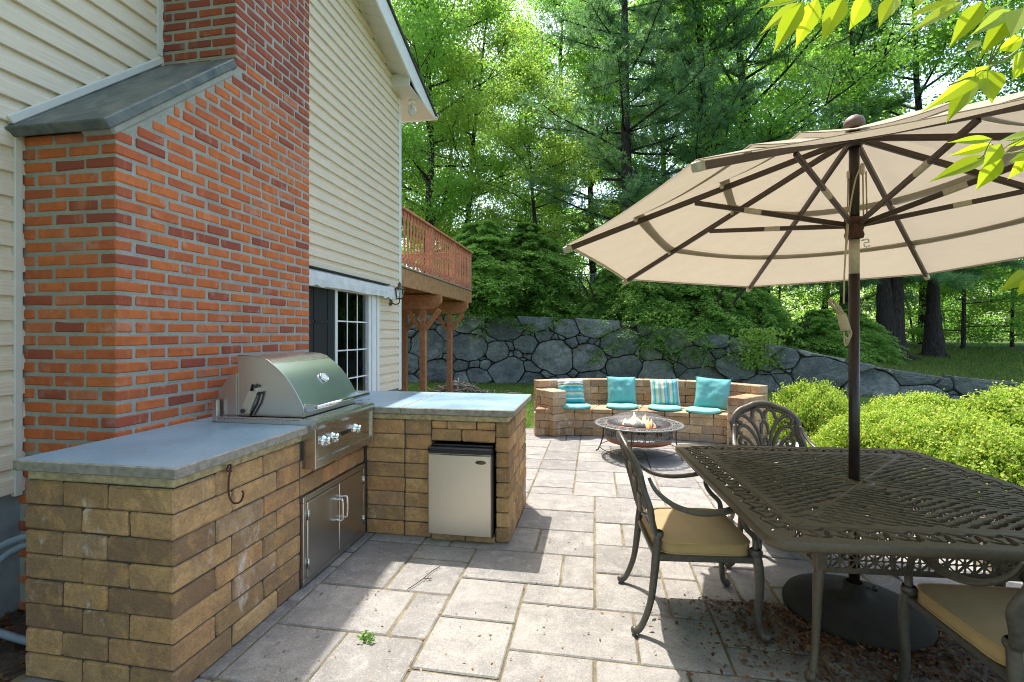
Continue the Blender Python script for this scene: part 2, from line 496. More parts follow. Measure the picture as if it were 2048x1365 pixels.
M_['rope'] = simple('rope', (.45, .38, .24), .9, 0, .2, 200, .4)
M_['ubase'] = simple('umbrella_base_resin', (.020, .017, .011), .95, 0, .5, 14, .3)
M_['teal'] = mat_fabric('turquoise_fabric', (.15, .41, .395), None)
M_['padteal'] = mat_fabric('turquoise_pad', (.20, .52, .50), None)
_w, _t, _l, _g, _y, _d = (.62, .60, .54), (.05, .37, .42), (.22, .50, .50), (.30, .33, .33), (.55, .55, .25), (.04, .22, .28)
_s1 = []
for k, c in enumerate([_d, _t, _t, _w, _t, _g, _l, _y, _t, _g, _l, _t, _t, _y, _d, _w, _g, _w, _w, _w]): _s1.append((k/20., c))
M_['stripe_h'] = mat_stripes('striped_fabric_across', 2, _s1)
_s2 = []
for k, c in enumerate([_w, _l, _t, _y, _w, _l, _g, _y, _w, _g, _l, _t, _g, _w, _y, _t, _l, _g, _t, _w]): _s2.append((k/20., c))
M_['stripe_v'] = mat_stripes('striped_fabric_upright', 0, _s2)
M_['deck'] = simple('deck_stain', (.42, .17, .075), .7, 0, .3, 14, .25, .003)
M_['deckrail'] = simple('deck_rail_stain', (.48, .20, .11), .7, 0, .25, 14, .25, .003)
M_['deckfloor'] = simple('weathered_deck_floor', (.26, .215, .18), .8, 0, .3, 14, .25, .003)
M_['deckb'] = simple('deck_fascia_stain', (.38, .195, .085), .7, 0, .3, 9, .25, .003)
M_['rock'] = mat_rock(); M_['lawn'] = mat_grass_ground(); M_['forest'] = mat_forest()
M_['rockgap'] = simple('wall_gap_soil', (.06, .062, .052), .98, 0, .4, 20, .5, .01)
M_['dirt'] = simple('bed_soil', (.065, .045, .032), .98, 0, .5, 30, .8, .02)
M_['gravel'] = simple('white_pebble', (.66, .64, .60), .8, 0, .15, 30, .2)
M_['blade'] = mat_leaf('grass_blade', [(0, (.03, .075, .012)), (.6, (.07, .14, .02)), (1, (.20, .25, .05))], (.26, .36, .04), .45)
M_['leafA'] = mat_leaf('maple_leaf', [(0, (.06, .14, .025)), (.5, (.115, .235, .04)), (.85, (.17, .30, .05)), (1, (.27, .34, .08))], (.42, .80, .08), .6)
M_['leafB'] = mat_leaf('birch_leaf', [(0, (.10, .19, .035)), (.5, (.17, .29, .05)), (1, (.33, .40, .10))], (.58, .86, .11), .62)
M_['needle'] = mat_leaf('pine_needle', [(0, (.035, .11, .045)), (.5, (.08, .19, .075)), (1, (.15, .27, .095))], (.26, .50, .15), .45)
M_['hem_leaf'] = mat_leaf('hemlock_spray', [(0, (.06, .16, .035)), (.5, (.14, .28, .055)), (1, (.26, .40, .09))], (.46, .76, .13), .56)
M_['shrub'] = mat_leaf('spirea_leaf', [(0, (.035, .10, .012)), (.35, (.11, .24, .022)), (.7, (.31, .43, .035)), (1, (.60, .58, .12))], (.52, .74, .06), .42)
M_['lime'] = mat_leaf('lime_leaf', [(0, (.19, .31, .010)), (.5, (.26, .38, .014)), (1, (.34, .42, .025))], (.64, .80, .025), .62, .4)
M_['bark'] = mat_bark('bark', (.02, .016, .013), (.07, .058, .048))
M_['barkp'] = mat_bark('pine_bark', (.018, .015, .013), (.062, .052, .046))
M_['greenstem'] = simple('green_stem', (.22, .26, .05), .6, 0, .2, 40, .1)
M_['twig'] = mat_bark('twig', (.05, .035, .02), (.12, .09, .05), (20, 20, 20))
M_['litter'] = mat_leaf('dry_leaf', [(0, (.05, .022, .012)), (.4, (.14, .06, .025)), (.75, (.24, .12, .05)), (1, (.42, .30, .14))], (.2, .1, .03), .15)
M_['log'] = simple('charred_log', (.05, .04, .035), .95, 0, .5, 30, .8, .01)
M_['brush'] = simple('dry_stick', (.30, .24, .18), .9, 0, .5, 8, .4)
M_['firebowl'] = simple('fire_bowl_iron', (.055, .05, .046), .55, .4, .35, 30, .3)
M_['copper'] = simple('heat_stained_bowl', (.26, .10, .05), .45, .6, .3, 12, .2)
M_['ironlace'] = simple('fire_pit_rim_iron', (.15, .145, .135), .5, .4, .3, 50, .2)
M_['lampm'] = simple('aged_brass', (.10, .08, .05), .45, .6, .3, 40, .2)
M_['awn'] = simple('weathered_awning', (.58, .59, .57), .75, 0, .14, 9, .2)
M_['hose'] = simple('grey_conduit', (.20, .25, .30), .5, 0, .12, 20, .1)
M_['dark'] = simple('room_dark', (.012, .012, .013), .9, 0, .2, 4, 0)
M_['screen'] = simple('insect_screen', (.016, .017, .019), .55, 0, .2, 300, .2)
M_['curtain'] = mat_fabric('curtain', (.38, .33, .2))
M_['wood_gasket'] = simple('gasket_rubber', (.02, .02, .02), .6)
M_['wire'] = simple('galvanised_wire', (.28, .29, .29), .5, .6, .1, 30, 0)
def mat_glass(name, col=(.9, .95, .93), mixv=.75):
    t = NT(name); fr = t.new('ShaderNodeFresnel'); fr.inputs[0].default_value = 1.5
    gl = t.new('ShaderNodeBsdfGlossy'); gl.inputs['Roughness'].default_value = .02
    tr = t.new('ShaderNodeBsdfTransparent'); tr.inputs[0].default_value = (*col, 1)
    mx = t.new('ShaderNodeMixShader'); t.ln(fr.outputs[0], mx.inputs[0]); t.ln(tr.outputs[0], mx.inputs[1]); t.ln(gl.outputs[0], mx.inputs[2])
    t.ln(mx.outputs[0], t.out.inputs[0]); return t.m
M_['glass'] = mat_glass('window_glass')
def mat_mesh_dome():
    t = NT('spark_screen'); t.set((.22, .22, .22), .45, .3)
    tr = t.new('ShaderNodeBsdfTransparent'); mx = t.new('ShaderNodeMixShader'); mx.inputs[0].default_value = .66
    t.ln(t.p.outputs[0], mx.inputs[1]); t.ln(tr.outputs[0], mx.inputs[2]); t.ln(mx.outputs[0], t.out.inputs[0]); return t.m
M_['dome'] = mat_mesh_dome()
def mat_flame():
    t = NT('flame'); tc = t.new('ShaderNodeTexCoord'); sx = t.new('ShaderNodeSeparateXYZ'); t.ln(tc.outputs['Object'], sx.inputs[0])
    c = t.ramp(t.math('MULTIPLY', sx.outputs[2], 4.0), [(0, (1, .30, .08)), (.35, (1, .55, .18)), (.75, (1, .80, .42)), (1, (1, .5, .15))])
    e = t.new('ShaderNodeEmission'); t.ln(c, e.inputs[0]); e.inputs[1].default_value = 1.6
    tr = t.new('ShaderNodeBsdfTransparent'); mx = t.new('ShaderNodeMixShader')
    nz = t.noise(18, 3, .6, t.coord((1, 1, .35))); t.ln(t.gray(nz, .38, .72, .05, .6), mx.inputs[0])
    t.ln(tr.outputs[0], mx.inputs[1]); t.ln(e.outputs[0], mx.inputs[2]); t.ln(mx.outputs[0], t.out.inputs[0]); return t.m
M_['flame'] = mat_flame()
def mat_ember():
    t = NT('ember'); a = t.noise(30, 4); t.set((.03, .02, .02), .9)
    t.ln(t.ramp(a, [(.5, (0, 0, 0)), (.62, (1, .18, .03))]), t.p.inputs['Emission Color']); t.p.inputs['Emission Strength'].default_value = .8; return t.m
M_['ember'] = mat_ember()
# ------------------------------------------------------------------ ground
def lerp_tab(tab, x):
    if x <= tab[0][0]: return tab[0][1]
    for (a, b), (c, d) in zip(tab, tab[1:]):
        if x <= c: return b+(d-b)*(x-a)/(c-a)
    return tab[-1][1]
WALLY = [(-14, 14.6), (-4, 14.6), (-1, 14.8), (3, 14.3), (6.6, 13.2), (9.5, 12.6), (14, 11.8), (24, 10.5)]
WALLT = [(-14, 2.1), (-4, 2.08), (-2.2, 2.02), (0, 1.92), (2, 1.72), (4, 1.38), (5.5, 1.03), (6.6, .75), (7.6, .55), (9.5, .34), (12, .2), (24, .06)]
wy = lambda x: lerp_tab(WALLY, x)
wt = lambda x: lerp_tab(WALLT, x)
def terr(x, y):
    d = y-wy(x)
    z = wt(x)-.06+(.10 if x < 5 else .085)*max(d, 0)*(1 if d < 12 else 12/d)
    if x > 5:
        z = min(z, max(wt(x), 1.0+.004*d))
    return z+.05*mnoise.noise((x*.6, y*.6, 0))

g = MB(); g.add([(-150, -60, -.03), (150, -60, -.03), (150, 250, -.03), (-150, 250, -.03)], [[0, 1, 2, 3]])
tag(obj('lawn', g, M_['lawn']), kind='structure')

def terrain():
    xs = np.concatenate([np.linspace(-60, -14, 12)[:-1], np.linspace(-14, 16, 61), np.linspace(16, 80, 14)[1:]])
    ds = np.concatenate([np.linspace(.35, 8, 28), np.linspace(8, 24, 24)[1:], np.linspace(24, 160, 12)[1:]])
    vs = []; fs = []; m = len(ds)
    for x in xs:
        for d in ds:
            y = wy(x)+d; vs.append((x, y, terr(x, y)))
    for i in range(len(xs)-1):
        for j in range(m-1):
            fs.append([i*m+j, (i+1)*m+j, (i+1)*m+j+1, i*m+j+1])
    t = MB(); t.add(vs, fs, .5, True); return t
tag(obj('hillside', terrain(), M_['forest']), kind='structure')

def patio():
    u = .2042; I0, I1, J0, J1 = -12, 13, -5, 37
    occ = set(); r = random.Random(21); p = MB()
    def put(a, b, c, d):
        for x in range(a, b):
            for y in range(c, d): occ.add((x, y))
        g_ = .0062
        if c*u > 7.4 and a*u < -.95: return
        if a*u > 2.4 and c*u > 1.2: return
        q = lambda: r.uniform(-.0015, .0015)
        p.box(a*u+g_+q(), b*u-g_+q(), c*u+g_+q(), d*u-g_+q(), -.05, r.uniform(-.002, .002), .006, r.random())
    for t in ((-8, -5, 11, 13), (-5, -4, 11, 13), (-8, -6, 13, 16), (-6, -4, 13, 15), (-6, -4, 15, 16), (-8, -6, 9, 11), (-6, -4, 9, 11), (-4, -2, 12, 14), (-4, -2, 10, 12), (-4, -1, 14, 16), (-1, 0, 14, 16), (-2, 0, 13, 14), (-2, 1, 11, 13), (-2, 0, 9, 11), (0, 2, 9, 11),
              (-2, 0, 16, 18), (-5, -2, 16, 18), (-3, 0, 18, 20), (-3, 0, 20, 22), (-3, -1, 22, 23), (-3, -1, 23, 26), (-3, -1, 26, 28), (-1, 1, 22, 24), (1, 3, 22, 24), (0, 1, 17, 19), (1, 3, 17, 19), (0, 2, 15, 17), (0, 2, 13, 15), (1, 3, 11, 13), (0, 2, 19, 22), (2, 3, 19, 22), (-4, -2, 8, 10), (-8, -5, 7, 9), (-1, 1, 24, 26), (-1, 2, 26, 28), (1, 3, 24, 26)): put(*t)
    shapes = [(3, 2), (2, 3), (2, 2), (2, 1), (1, 2), (3, 1), (4, 2)]; w = [6, 4, 5, 2, 2, 1, 1]
    for y in range(J0, J1):
        for x in range(I0, I1):
            if (x, y) in occ: continue
            cand = [((a, b), q) for (a, b), q in zip(shapes, w) if x+a <= I1 and y+b <= J1 and all((x+s_, y+t_) not in occ for s_ in range(a) for t_ in range(b))]
            a, b = r.choices([c[0] for c in cand], [c[1] for c in cand])[0] if cand else (1, 1)
            put(x, x+a, y, y+b)
    return p
tag(obj('patio', patio(), M_['paver']), kind='structure')
g = MB(); g.add([(-2.5, -1, -.008), (2.68, -1, -.008), (2.68, 7.48, -.008), (-2.5, 7.48, -.008)], [[0, 1, 2, 3]])
tag(obj('paver_joints', g, M_['sand']), kind='structure')
g = MB(); g.add([(-3.3, -2, -.012), (-2.5, -2, -.012), (-2.5, 7.3, -.012), (-3.3, 7.3, -.012)], [[0, 1, 2, 3]])
tag(obj('soil_bed', g, M_['dirt']), kind='structure')
g = MB(); g.add([(2.5, 1.2, -.006), (9, 1.2, -.006), (9, 8.2, -.006), (2.5, 8.2, -.006)], [[0, 1, 2, 3]])
tag(obj('shrub_bed', g, M_['dirt']), kind='structure')

# ------------------------------------------------------------------ house
XW = -3.11
CHX, CHY0, CHYU, CHY1 = -2.49, 2.137, 2.999, 3.885
house = thing('house', 'cream sided two storey house with a red brick chimney and a sliding patio door', 'house', (XW, 7.3, 0))
HI = Matrix.Translation((-XW, -7.3, 0))
def hpart(name, mb, m, parent=None):
    """parts are built in world coordinates, then moved under the house's own origin"""
    me = mb.mesh(name); me.transform(HI)
    return link(name, me, m, parent or house)
RZB = lambda y: 5.415-.33*(y-6.994)           # bottom of the rake board
RY = 3.45
def rzb(y): return RZB(y) if y >= RY else RZB(2*RY-y)
def siding():
    s = MB(); p = .133; z = .64
    prof = [(0, .0), (.026, .001), (.0275, .02), (.0255, .30), (.0245, .56), (.0205, .61), (.0105, .67), (.0060, .76), (.0040, .88), (.003, 1.0)]
    k = 0
    while z < 6.9:
        segs = []
        ymax = 7.262
        zm = z+.5*p
        # stop at the rake
        yr = 6.994+(5.415+.14-zm)/.33
        y1 = min(ymax, max(yr, RY)); y0 = max(-.3, 2*RY-max(yr, RY))
        if zm > 5.415+.14+.33*(6.994-RY): break
        if zm < 2.12: segs = [(y0, CHY1), (6.50, y1)] if z < 2.05 else [(y0, y1)]
        else: segs = [(y0, y1)]
        for a, b in segs:
            if b-a < .02: continue
            n = max(1, int((b-a)/3.66)); cuts = [a+(b-a)*q/n for q in range(n+1)]
            if n > 1:
                cuts = [a]+[c+.5*math.sin(k*2.3) for c in cuts[1:-1]]+[b]
            for c0, c1 in zip(cuts, cuts[1:]):
                vs = []
                for d, q in prof:
                    for y in (c0, c1-.004): vs.append((XW+d, y, z+q*p))
                s.add(vs, [[2*i, 2*i+1, 2*i+3, 2*i+2] for i in range(len(prof)-1)], rnd.random())
        z += p; k += 1
    return s
hpart('siding', siding(), M_['siding'])
f = MB(); f.box(XW-.2, XW-.012, -2, 7.34, -.3, .645, .005); f.box(-9.2, XW-.2, 7.14, 7.335, -.3, .64, .005)
hpart('foundation', f, M_['foundation'])
f = MB()
f.box(-9.2, XW-.01, 7.2, 7.33, .62, 5.7, .004)
hpart('end_wall', f, M_['siding'])
f = MB()
f.box(XW-.004, XW+.022, 7.262, 7.36, .60, 5.31, .004); f.box(XW-.08, XW-.005, 7.335, 7.358, .60, 5.31, .003)
hpart('corner_trim', f, M_['trim'])
f = MB()
sl = (3.405-2.628)/(CHYU-CHY0)
f.beam((XW+.022, CHY0-.07, 2.628-.07*sl+.075), (XW+.022, CHYU-.02, 3.405+.065), .035, .045, .006, up=(0, 0, 1))
f.box(XW, XW+.032, CHYU-.05, CHYU-.006, 3.50, 6.95, .004)
f.box(XW, XW+.03, CHY0-.045, CHY0-.006, .62, 2.60, .004)
hpart('siding_channel', f, M_['soffit'])

# rake, soffit, roof
f = MB()
y = 7.06; XO = -2.80
while y > RY-4.2:
    y2 = y-.145
    if y > RY > y2: y = y2; continue
    a, b, c, d = rzb(y), rzb(y2), rzb(y2)+.13, rzb(y)+.13
    vs = [(XO+.01, y, a), (XO+.01, y2+.006, b), (XW-.01, y2+.006, c), (XW-.01, y, d)]
    f.add(vs+[(p[0], p[1], p[2]+.012) for p in vs], [[0, 1, 2, 3], [4, 7, 6, 5], [0, 4, 5, 1], [1, 5, 6, 2], [2, 6, 7, 3], [3, 7, 4, 0]])
    y = y2
f.box(XW-.4, XO+.004, 6.985, 8.13, 5.300, 5.315, .003)
f.box(XW-.02, XO+.004, 6.975, 6.99, 5.305, RZB(6.98)+.08, .003)
f.box(-9.0, XW-.41, 7.335, 8.12, 5.300, 5.314, .003)
hpart('soffit', f, M_['soffit'])
f = MB()
def board(yA, yB):
    n = 10
    for i in range(n):
        a = yA+(yB-yA)*i/n; b = yA+(yB-yA)*(i+1)/n
        la, lb = max(rzb(a), 5.296), max(rzb(b), 5.296)
        ua, ub = rzb(a)+.30, rzb(b)+.30
        vs = [(XO, a, la), (XO, b, lb), (XO, b, ub), (XO, a, ua), (XO+.022, a, la), (XO+.022, b, lb), (XO+.022, b, ub), (XO+.022, a, ua)]
        f.add(vs, [[0, 3, 2, 1], [4, 5, 6, 7], [0, 1, 5, 4], [3, 7, 6, 2]], .5)
board(RY, 8.13); board(RY, -1.2)
f.box(-9.0, XO+.02, 8.115, 8.135, 5.296, RZB(8.13)+.29, .003)
hpart('rake_board', f, M_['trim'])
f = MB()
f.box(-9.0, XO+.05, 8.136, 8.235, 5.315, 5.40, .012)
hpart('gutter', f, M_['trim'])
f = MB()
for (yA, yB) in ((RY, 8.22), (-1.3, RY)):
    a, b = rzb(yA)+.305, rzb(yB)+.305
    for q in range(1):
        vs = [(-9.5, yA, a), (XO+.05, yA, a), (XO+.05, yB, b), (-9.5, yB, b)]
        f.add(vs+[(p[0], p[1], p[2]+.035) for p in vs], [[0, 3, 2, 1], [4, 5, 6, 7], [0, 1, 5, 4], [1, 2, 6, 5], [2, 3, 7, 6], [3, 0, 4, 7]], .5)
hpart('roof', f, M_['shingle'])

# chimney
def chy(z):
    if z < 2.63: return CHY0
    if z < 3.40: return CHY0+(z-2.60)/(3.40-2.60)*(CHYU-CHY0)
    return CHYU
m = MB(); e = .006
m.extrude([(CHY0+e, -.1), (CHY1-e, -.1), (CHY1-e, 7.8), (CHYU+e, 7.8), (CHYU+e, 3.37), (CHY0+e, 2.575)], lambda u, v, w: (XW-.1+(CHX-e-XW+.1)*w, u, v), .5)
chim = hpart('chimney', m, M_['mortar'])
bk = MB(); bk.jit = .0022; PZ = .0727; JT = .0165; r = random.Random(5)
def brk(x0, x1, y0, y1, z):
    j = lambda: r.uniform(-.0026, .0026)
    t = (r.uniform(-.002, .001))
    bk.box(x0+j()*(x0 > XW), x1+(t if x1 > CHX-.001 else j()), y0+(abs(t) if y0 < CHYU+.01 and (abs(y0-CHY0) < .01 or abs(y0-CHYU) < .01) else j()), y1+j(), z+j()*.7, z+PZ-JT+j()*.7, .0075, (r.random()*.42 if z > 3.36+.1*math.sin(z*40+y0*3) else (.42+.58*r.random() if r.random() < .88 else .1+r.random()*.3)))
row = 0; z = -.02
while z < 7.75:
    zm = z+PZ
    y0 = chy(zm); slope = 2.62 < zm < 3.40
    if slope: y0 += .05
    even = row % 2 == 0
    L = .205
    # corner brick
    if not slope:
        if even: brk(CHX-.098, CHX, y0, y0+L-JT+.005, z); yy = y0+L; xx = CHX-.098-JT
        else: brk(CHX-L+JT-.005, CHX, y0, y0+.098, z); yy = y0+.098+JT; xx = CHX-L
        while xx > XW+.02:
            a = max(xx-L+JT, XW-.02); brk(a, xx, y0, y0+.09, z); xx -= L
    else:
        ph = (CHY1-y0) % L
        first = ((CHY1-.098) if row % 2 else CHY1)
        k = int((first-y0)/L); yy = first-k*L
        if yy-JT-y0 > .04: brk(CHX-.09, CHX, y0, yy-JT, z)
    while yy < CHY1-.03:
        b = min(yy+L-JT, CHY1)
        if CHY1-b < .04: b = CHY1
        brk(CHX-.09, CHX, yy, b, z); yy = b+JT
    z += PZ; row += 1
hpart('brickwork', bk, M_['brick'], chim)
s = MB()
th = .055; n_ = Vector((0, -sl, 1)).normalized()
A = Vector((0, CHY0-.045, 2.628-.045*sl-.03)); B = Vector((0, CHYU-.004, 3.405-.03))
s.hexa(lambda a, b, c: Vector((XW-.02+(CHX+.022-XW+.02)*a, 0, 0))+A+(B-A)*b+n_*(th*c), (.65, 1.2, th), .007, .5)
hpart('shoulder_slab', s, M_['slate'], chim)
s = MB()
A2 = Vector((0, CHY0+.0, 2.628-.085)); B2 = Vector((0, CHYU+.0, 3.405-.085))
s.hexa(lambda a, b, c: Vector((CHX-.2+.205*a, 0, 0))+A2+(B2-A2)*b+n_*(.052*c), (.2, 1.2, .05), .012, .5)
hpart('mortar_bed', s, M_['mortar'], chim)

# sliding door
door = bpy.data.objects.new('sliding_door', None); COL.objects.link(door); door.parent = house
f = MB(); X0 = XW+.0
f.box(X0-.06, X0+.03, 6.20, 6.27, .05, 2.08, .004); f.box(X0-.06, X0+.048, 6.272, 6.33, .05, 2.09, .004)
f.box(X0-.06, X0+.034, 6.335, 6.42, .05, 2.09, .004); f.box(X0-.06, X0+.05, 6.425, 6.50, .05, 2.10, .004)
f.box(X0-.06, X0+.03, 4.2, 6.20, 2.03, 2.10, .004); f.box(X0-.06, X0+.04, 4.2, 6.5, .0, .05, .004)
f.box(X0-.06, X0+.03, 4.13, 4.2, .05, 2.1, .004)
hpart('door_frame', f, M_['trim'], door)
f = MB(); f.box(X0-.05, X0+.012, 5.365, 5.42, .052, 2.028, .003)
for y in (5.68, 5.94): f.box(X0-.012, X0-.002, y-.009, y+.009, .06, 2.02, .002)
for z in (1.656, 1.29, .925, .56): f.box(X0-.0125, X0-.0015, 5.42, 6.2, z-.009, z+.009, .002)
hpart('door_grille', f, M_['trim'], door)
f = MB(); f.add([(X0-.02, 5.40, .05), (X0-.02, 6.21, .05), (X0-.02, 6.21, 2.04), (X0-.02, 5.40, 2.04)], [[0, 1, 2, 3]])
hpart('door_glass', f, M_['glass'], door)
f = MB(); f.box(X0-.012, X0-.006, 4.2, 5.22, .05, 2.03, .001); f.box(X0-.02, X0+.004, 5.22, 5.365, .05, 2.03, .003)
f.box(X0-.005, X0+.001, 4.2, 5.22, 1.62, 1.66, .001); f.box(X0-.005, X0+.001, 4.93, 4.96, .05, 2.03, .001)
hpart('screen_panel', f, M_['screen'], door)
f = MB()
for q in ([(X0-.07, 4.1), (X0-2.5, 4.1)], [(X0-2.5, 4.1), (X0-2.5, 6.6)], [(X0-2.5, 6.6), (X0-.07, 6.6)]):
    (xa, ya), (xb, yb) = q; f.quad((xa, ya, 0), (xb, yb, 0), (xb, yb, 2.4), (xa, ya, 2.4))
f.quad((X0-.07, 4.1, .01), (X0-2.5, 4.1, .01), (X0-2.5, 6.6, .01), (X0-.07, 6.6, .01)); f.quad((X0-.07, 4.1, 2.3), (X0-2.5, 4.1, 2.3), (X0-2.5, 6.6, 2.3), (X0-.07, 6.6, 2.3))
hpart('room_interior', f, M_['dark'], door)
f = MB()
for k in range(6):
    dd = .05+.035*k
    pts = [(X0-.22-.01*k, 5.42+.36*t, 2.06-(.03+dd)*math.sin(math.pi*t)) for t in [i/10 for i in range(11)]]
    f.tube(pts, .022, 6)
hpart('curtain_swag', f, M_['curtain'], door)

# awning over the door, lantern, floodlight hang on the house: things of their own
aw = thing('door_awning', 'weathered white awning cover with scalloped valance above the sliding door', 'awning', (XW, 5.7, 2.1))
f = MB(); yA, yB = -1.45, 1.24
f.extrude([(.018, .105), (.05, .118), (.115, .075), (.125, .0), (.10, -.012), (.018, -.012)], lambda u, v, w: (u, yA+(yB-yA)*w, v), .5)
obj('cassette', f, M_['awn'], aw)
f = MB(); n = 230; top = []; bot = []
for i in range(n+1):
    y = yA+(yB-yA)*i/n; q = (y*4.4) % 1
    top.append((.128+.004*math.sin(y*9), y, .0)); bot.append((.13+.006*math.sin(y*9), y, -.060-.026*(abs(math.sin(math.pi*q)) if y < -.75 or y > .75 else .3+.15*math.sin(y*7))))
f.add(top+bot, [[i, i+1, n+2+i, n+1+i] for i in range(n)], .5, True)
f.add([(p[0]-.004, p[1], p[2]) for p in top+bot], [[i, n+1+i, n+2+i, i+1] for i in range(n)], .5, True)
obj('valance', f, M_['awn'], aw)
f = MB(); f.box(.0, .10, yA-.04, yB-.2, .12, .135, .003); obj('head_flashing', f, M_['blackp'], aw)

la = thing('wall_lantern', 'aged brass lantern with glass panes on the siding beside the corner trim', 'wall lantern', (XW+.02, 6.93, 1.98))
f = MB(); f.lathe([(.001, 0), (.05, .002), (.045, .018), (.02, .03), (.001, .03)], n=16, M=Matrix.Rotation(R(90), 4, 'Y')); obj('wall_plate', f, M_['lampm'], la)
f = MB(); f.tube(crv([(.02, 0, 0), (.08, 0, -.03), (.14, 0, -.01), (.15, 0, .04)]), .009, 6); obj('bracket', f, M_['lampm'], la)
f = MB(); f.lathe([(.001, .04), (.03, .045), (.048, .06), (.052, .065)], (.15, 0, 0), 6, smooth=False)
f.lathe([(.078, .20), (.07, .215), (.03, .245), (.022, .26), (.03, .275), (.012, .30), (.001, .315)], (.15, 0, 0), 12)
for k in range(6):
    a = k*math.pi/3; f.tube([(.15+.05*math.cos(a), .05*math.sin(a), .062), (.15+.076*math.cos(a), .076*math.sin(a), .202)], .005, 5)
obj('cage', f, M_['lampm'], la)
f = MB(); f.lathe([(.046, .064), (.07, .2)], (.15, 0, 0), 6, smooth=False); obj('pane', f, M_['glass'], la)
f = MB(); f.tube([(.15, 0, .07), (.15, 0, .14)], .012, 8); obj('candle', f, M_['trim'], la)

fl = thing('flood_light', 'white round flood light under the eave corner', 'flood light', (-2.94, 7.44, 5.3))
f = MB(); f.lathe([(.001, 0), (.06, 0), (.06, -.03), (.02, -.045), (.001, -.045)], n=16); obj('canopy_plate', f, M_['trim'], fl)
f = MB(); f.tube([(0, 0, -.04), (.01, -.02, -.11), (.02, -.05, -.14)], .014, 6); f.lathe([(.02, .09), (.055, .05), (.075, .0), (.078, -.01)], n=18, M=Matrix.Translation((.03, -.09, -.2)) @ Matrix.Rotation(R(-62), 4, 'X') @ Matrix.Rotation(R(18), 4, 'Y')); obj('lamp_head', f, M_['trim'], fl)
f = MB(); f.lathe([(.074, -.004), (.05, -.012), (.001, -.016)], n=18, M=Matrix.Translation((.03, -.09, -.2)) @ Matrix.Rotation(R(-62), 4, 'X') @ Matrix.Rotation(R(18), 4, 'Y')); obj('lens', f, M_['chrome'], fl)

# ------------------------------------------------------------------ deck
DX, DY0, DY1 = -3.10, 7.40, 11.9
dk = thing('wooden_deck', 'raised red-brown timber deck with railing on posts behind the house corner', 'deck', (DX, 9.6, 0))
D = Matrix.Translation((-DX, -9.6, 0))
def dpart(name, mb, m):
    me = mb.mesh(name); me.transform(D); return link(name, me, m, dk)
f = MB(); f.box(DX-.04, DX, DY0, DY1, 2.28, 2.58, .006); f.box(-8.5, DX-.042, DY1-.04, DY1, 2.28, 2.58, .006); dpart('fascia_board', f, M_['deckb'])
f = MB()
x = DX+.02
while x > -8.4:
    f.box(x-.138, x, DY0, DY1+.02, 2.585, 2.615, .004); x -= .145
dpart('floor_boards', f, M_['deckfloor'])
f = MB()
y = DY0+.3
while y < DY1-.1: f.box(-8.4, DX-.045, y, y+.04, 2.30, 2.575, .004); y += .41
dpart('joists', f, M_['deck'])
f = MB(); f.box(DX-.12, DX+.03, DY0, DY1+.03, 3.545, 3.58, .006); f.box(-8.4, DX-.125, DY1-.12, DY1+.03, 3.545, 3.58, .006); dpart('top_rail', f, M_['deckrail'])
f = MB(); f.box(DX-.07, DX-.03, DY0, DY1-.05, 3.45, 3.54, .004); f.box(DX-.07, DX-.03, DY0, DY1-.05, 2.69, 2.76, .004)
f.box(-8.4, DX-.1, DY1-.07, DY1-.03, 3.45, 3.54, .004); f.box(-8.4, DX-.1, DY1-.07, DY1-.03, 2.69, 2.76, .004); dpart('rail_bar', f, M_['deckrail'])
for y in (8.92, 10.42, DY1-.06):
    f = MB(); f.box(DX-.10, DX-.004, y-.05, y+.05, 2.42, 3.543, .005); dpart('railing_post', f, M_['deckrail'])
def balmesh():
    f = MB(); o = []
    for z, w in ((2.64, .024), (2.86, .024), (2.90, .013), (2.94, .024), (3.10, .024), (3.13, .013), (3.16, .024), (3.30, .024), (3.34, .013), (3.38, .024), (3.53, .024)): o.append((w, z))
    poly = [(w, z) for w, z in o]+[(-w, z) for w, z in reversed(o)]
    f.extrude(poly, lambda u, v, w: (w*.02, u, v), .5); me = f.mesh('baluster'); return me
bme = balmesh()
ys = []; y = 7.55
while y < DY1-.15:
    if min(abs(y-q) for q in (8.92, 10.42)) > .07: ys.append(y)
    y += .148
for y in ys: link('baluster', bme, M_['deckrail'], dk, (-.028, y-9.6, 0))
xs_ = [DX-.3-.115*i for i in range(28)]
bm2 = bme.copy(); bm2.transform(Matrix.Rotation(R(90), 4, 'Z'))
for x in xs_: link('baluster', bm2, M_['deckrail'], dk, (x-DX, DY1-.028-9.6, 0))
for yb, xe in ((9.2, -3.02), (11.3, -3.04)):
    f = MB()
    f.extrude([(-8.0, 2.275), (xe, 2.275), (xe, 2.12), (xe-.16, 1.99), (-8.0, 1.99)], lambda u, v, w: (u, yb-.055+.11*w, v), .5)
    dpart('beam', f, M_['deck'])
for px_, py_ in ((-3.40, 9.2), (-3.50, 11.3), (-4.66, 11.3), (-5.4, 9.2)):
    f = MB(); f.box(px_-.058, px_+.058, py_-.058, py_+.058, -.03, 1.988, .006); po = dpart('post', f, M_['deck'])
    for sg in (-1, 1):
        f = MB(); q = min(px_+sg*.34, -3.06) if sg > 0 else px_-.34
        f.beam((px_+sg*.04, py_, 1.58), (q, py_, 1.985), .085, .085, .004, up=(0, 1, 0)); dpart('knee_brace', f, M_['deck'])
f = MB(); r = random.Random(3)
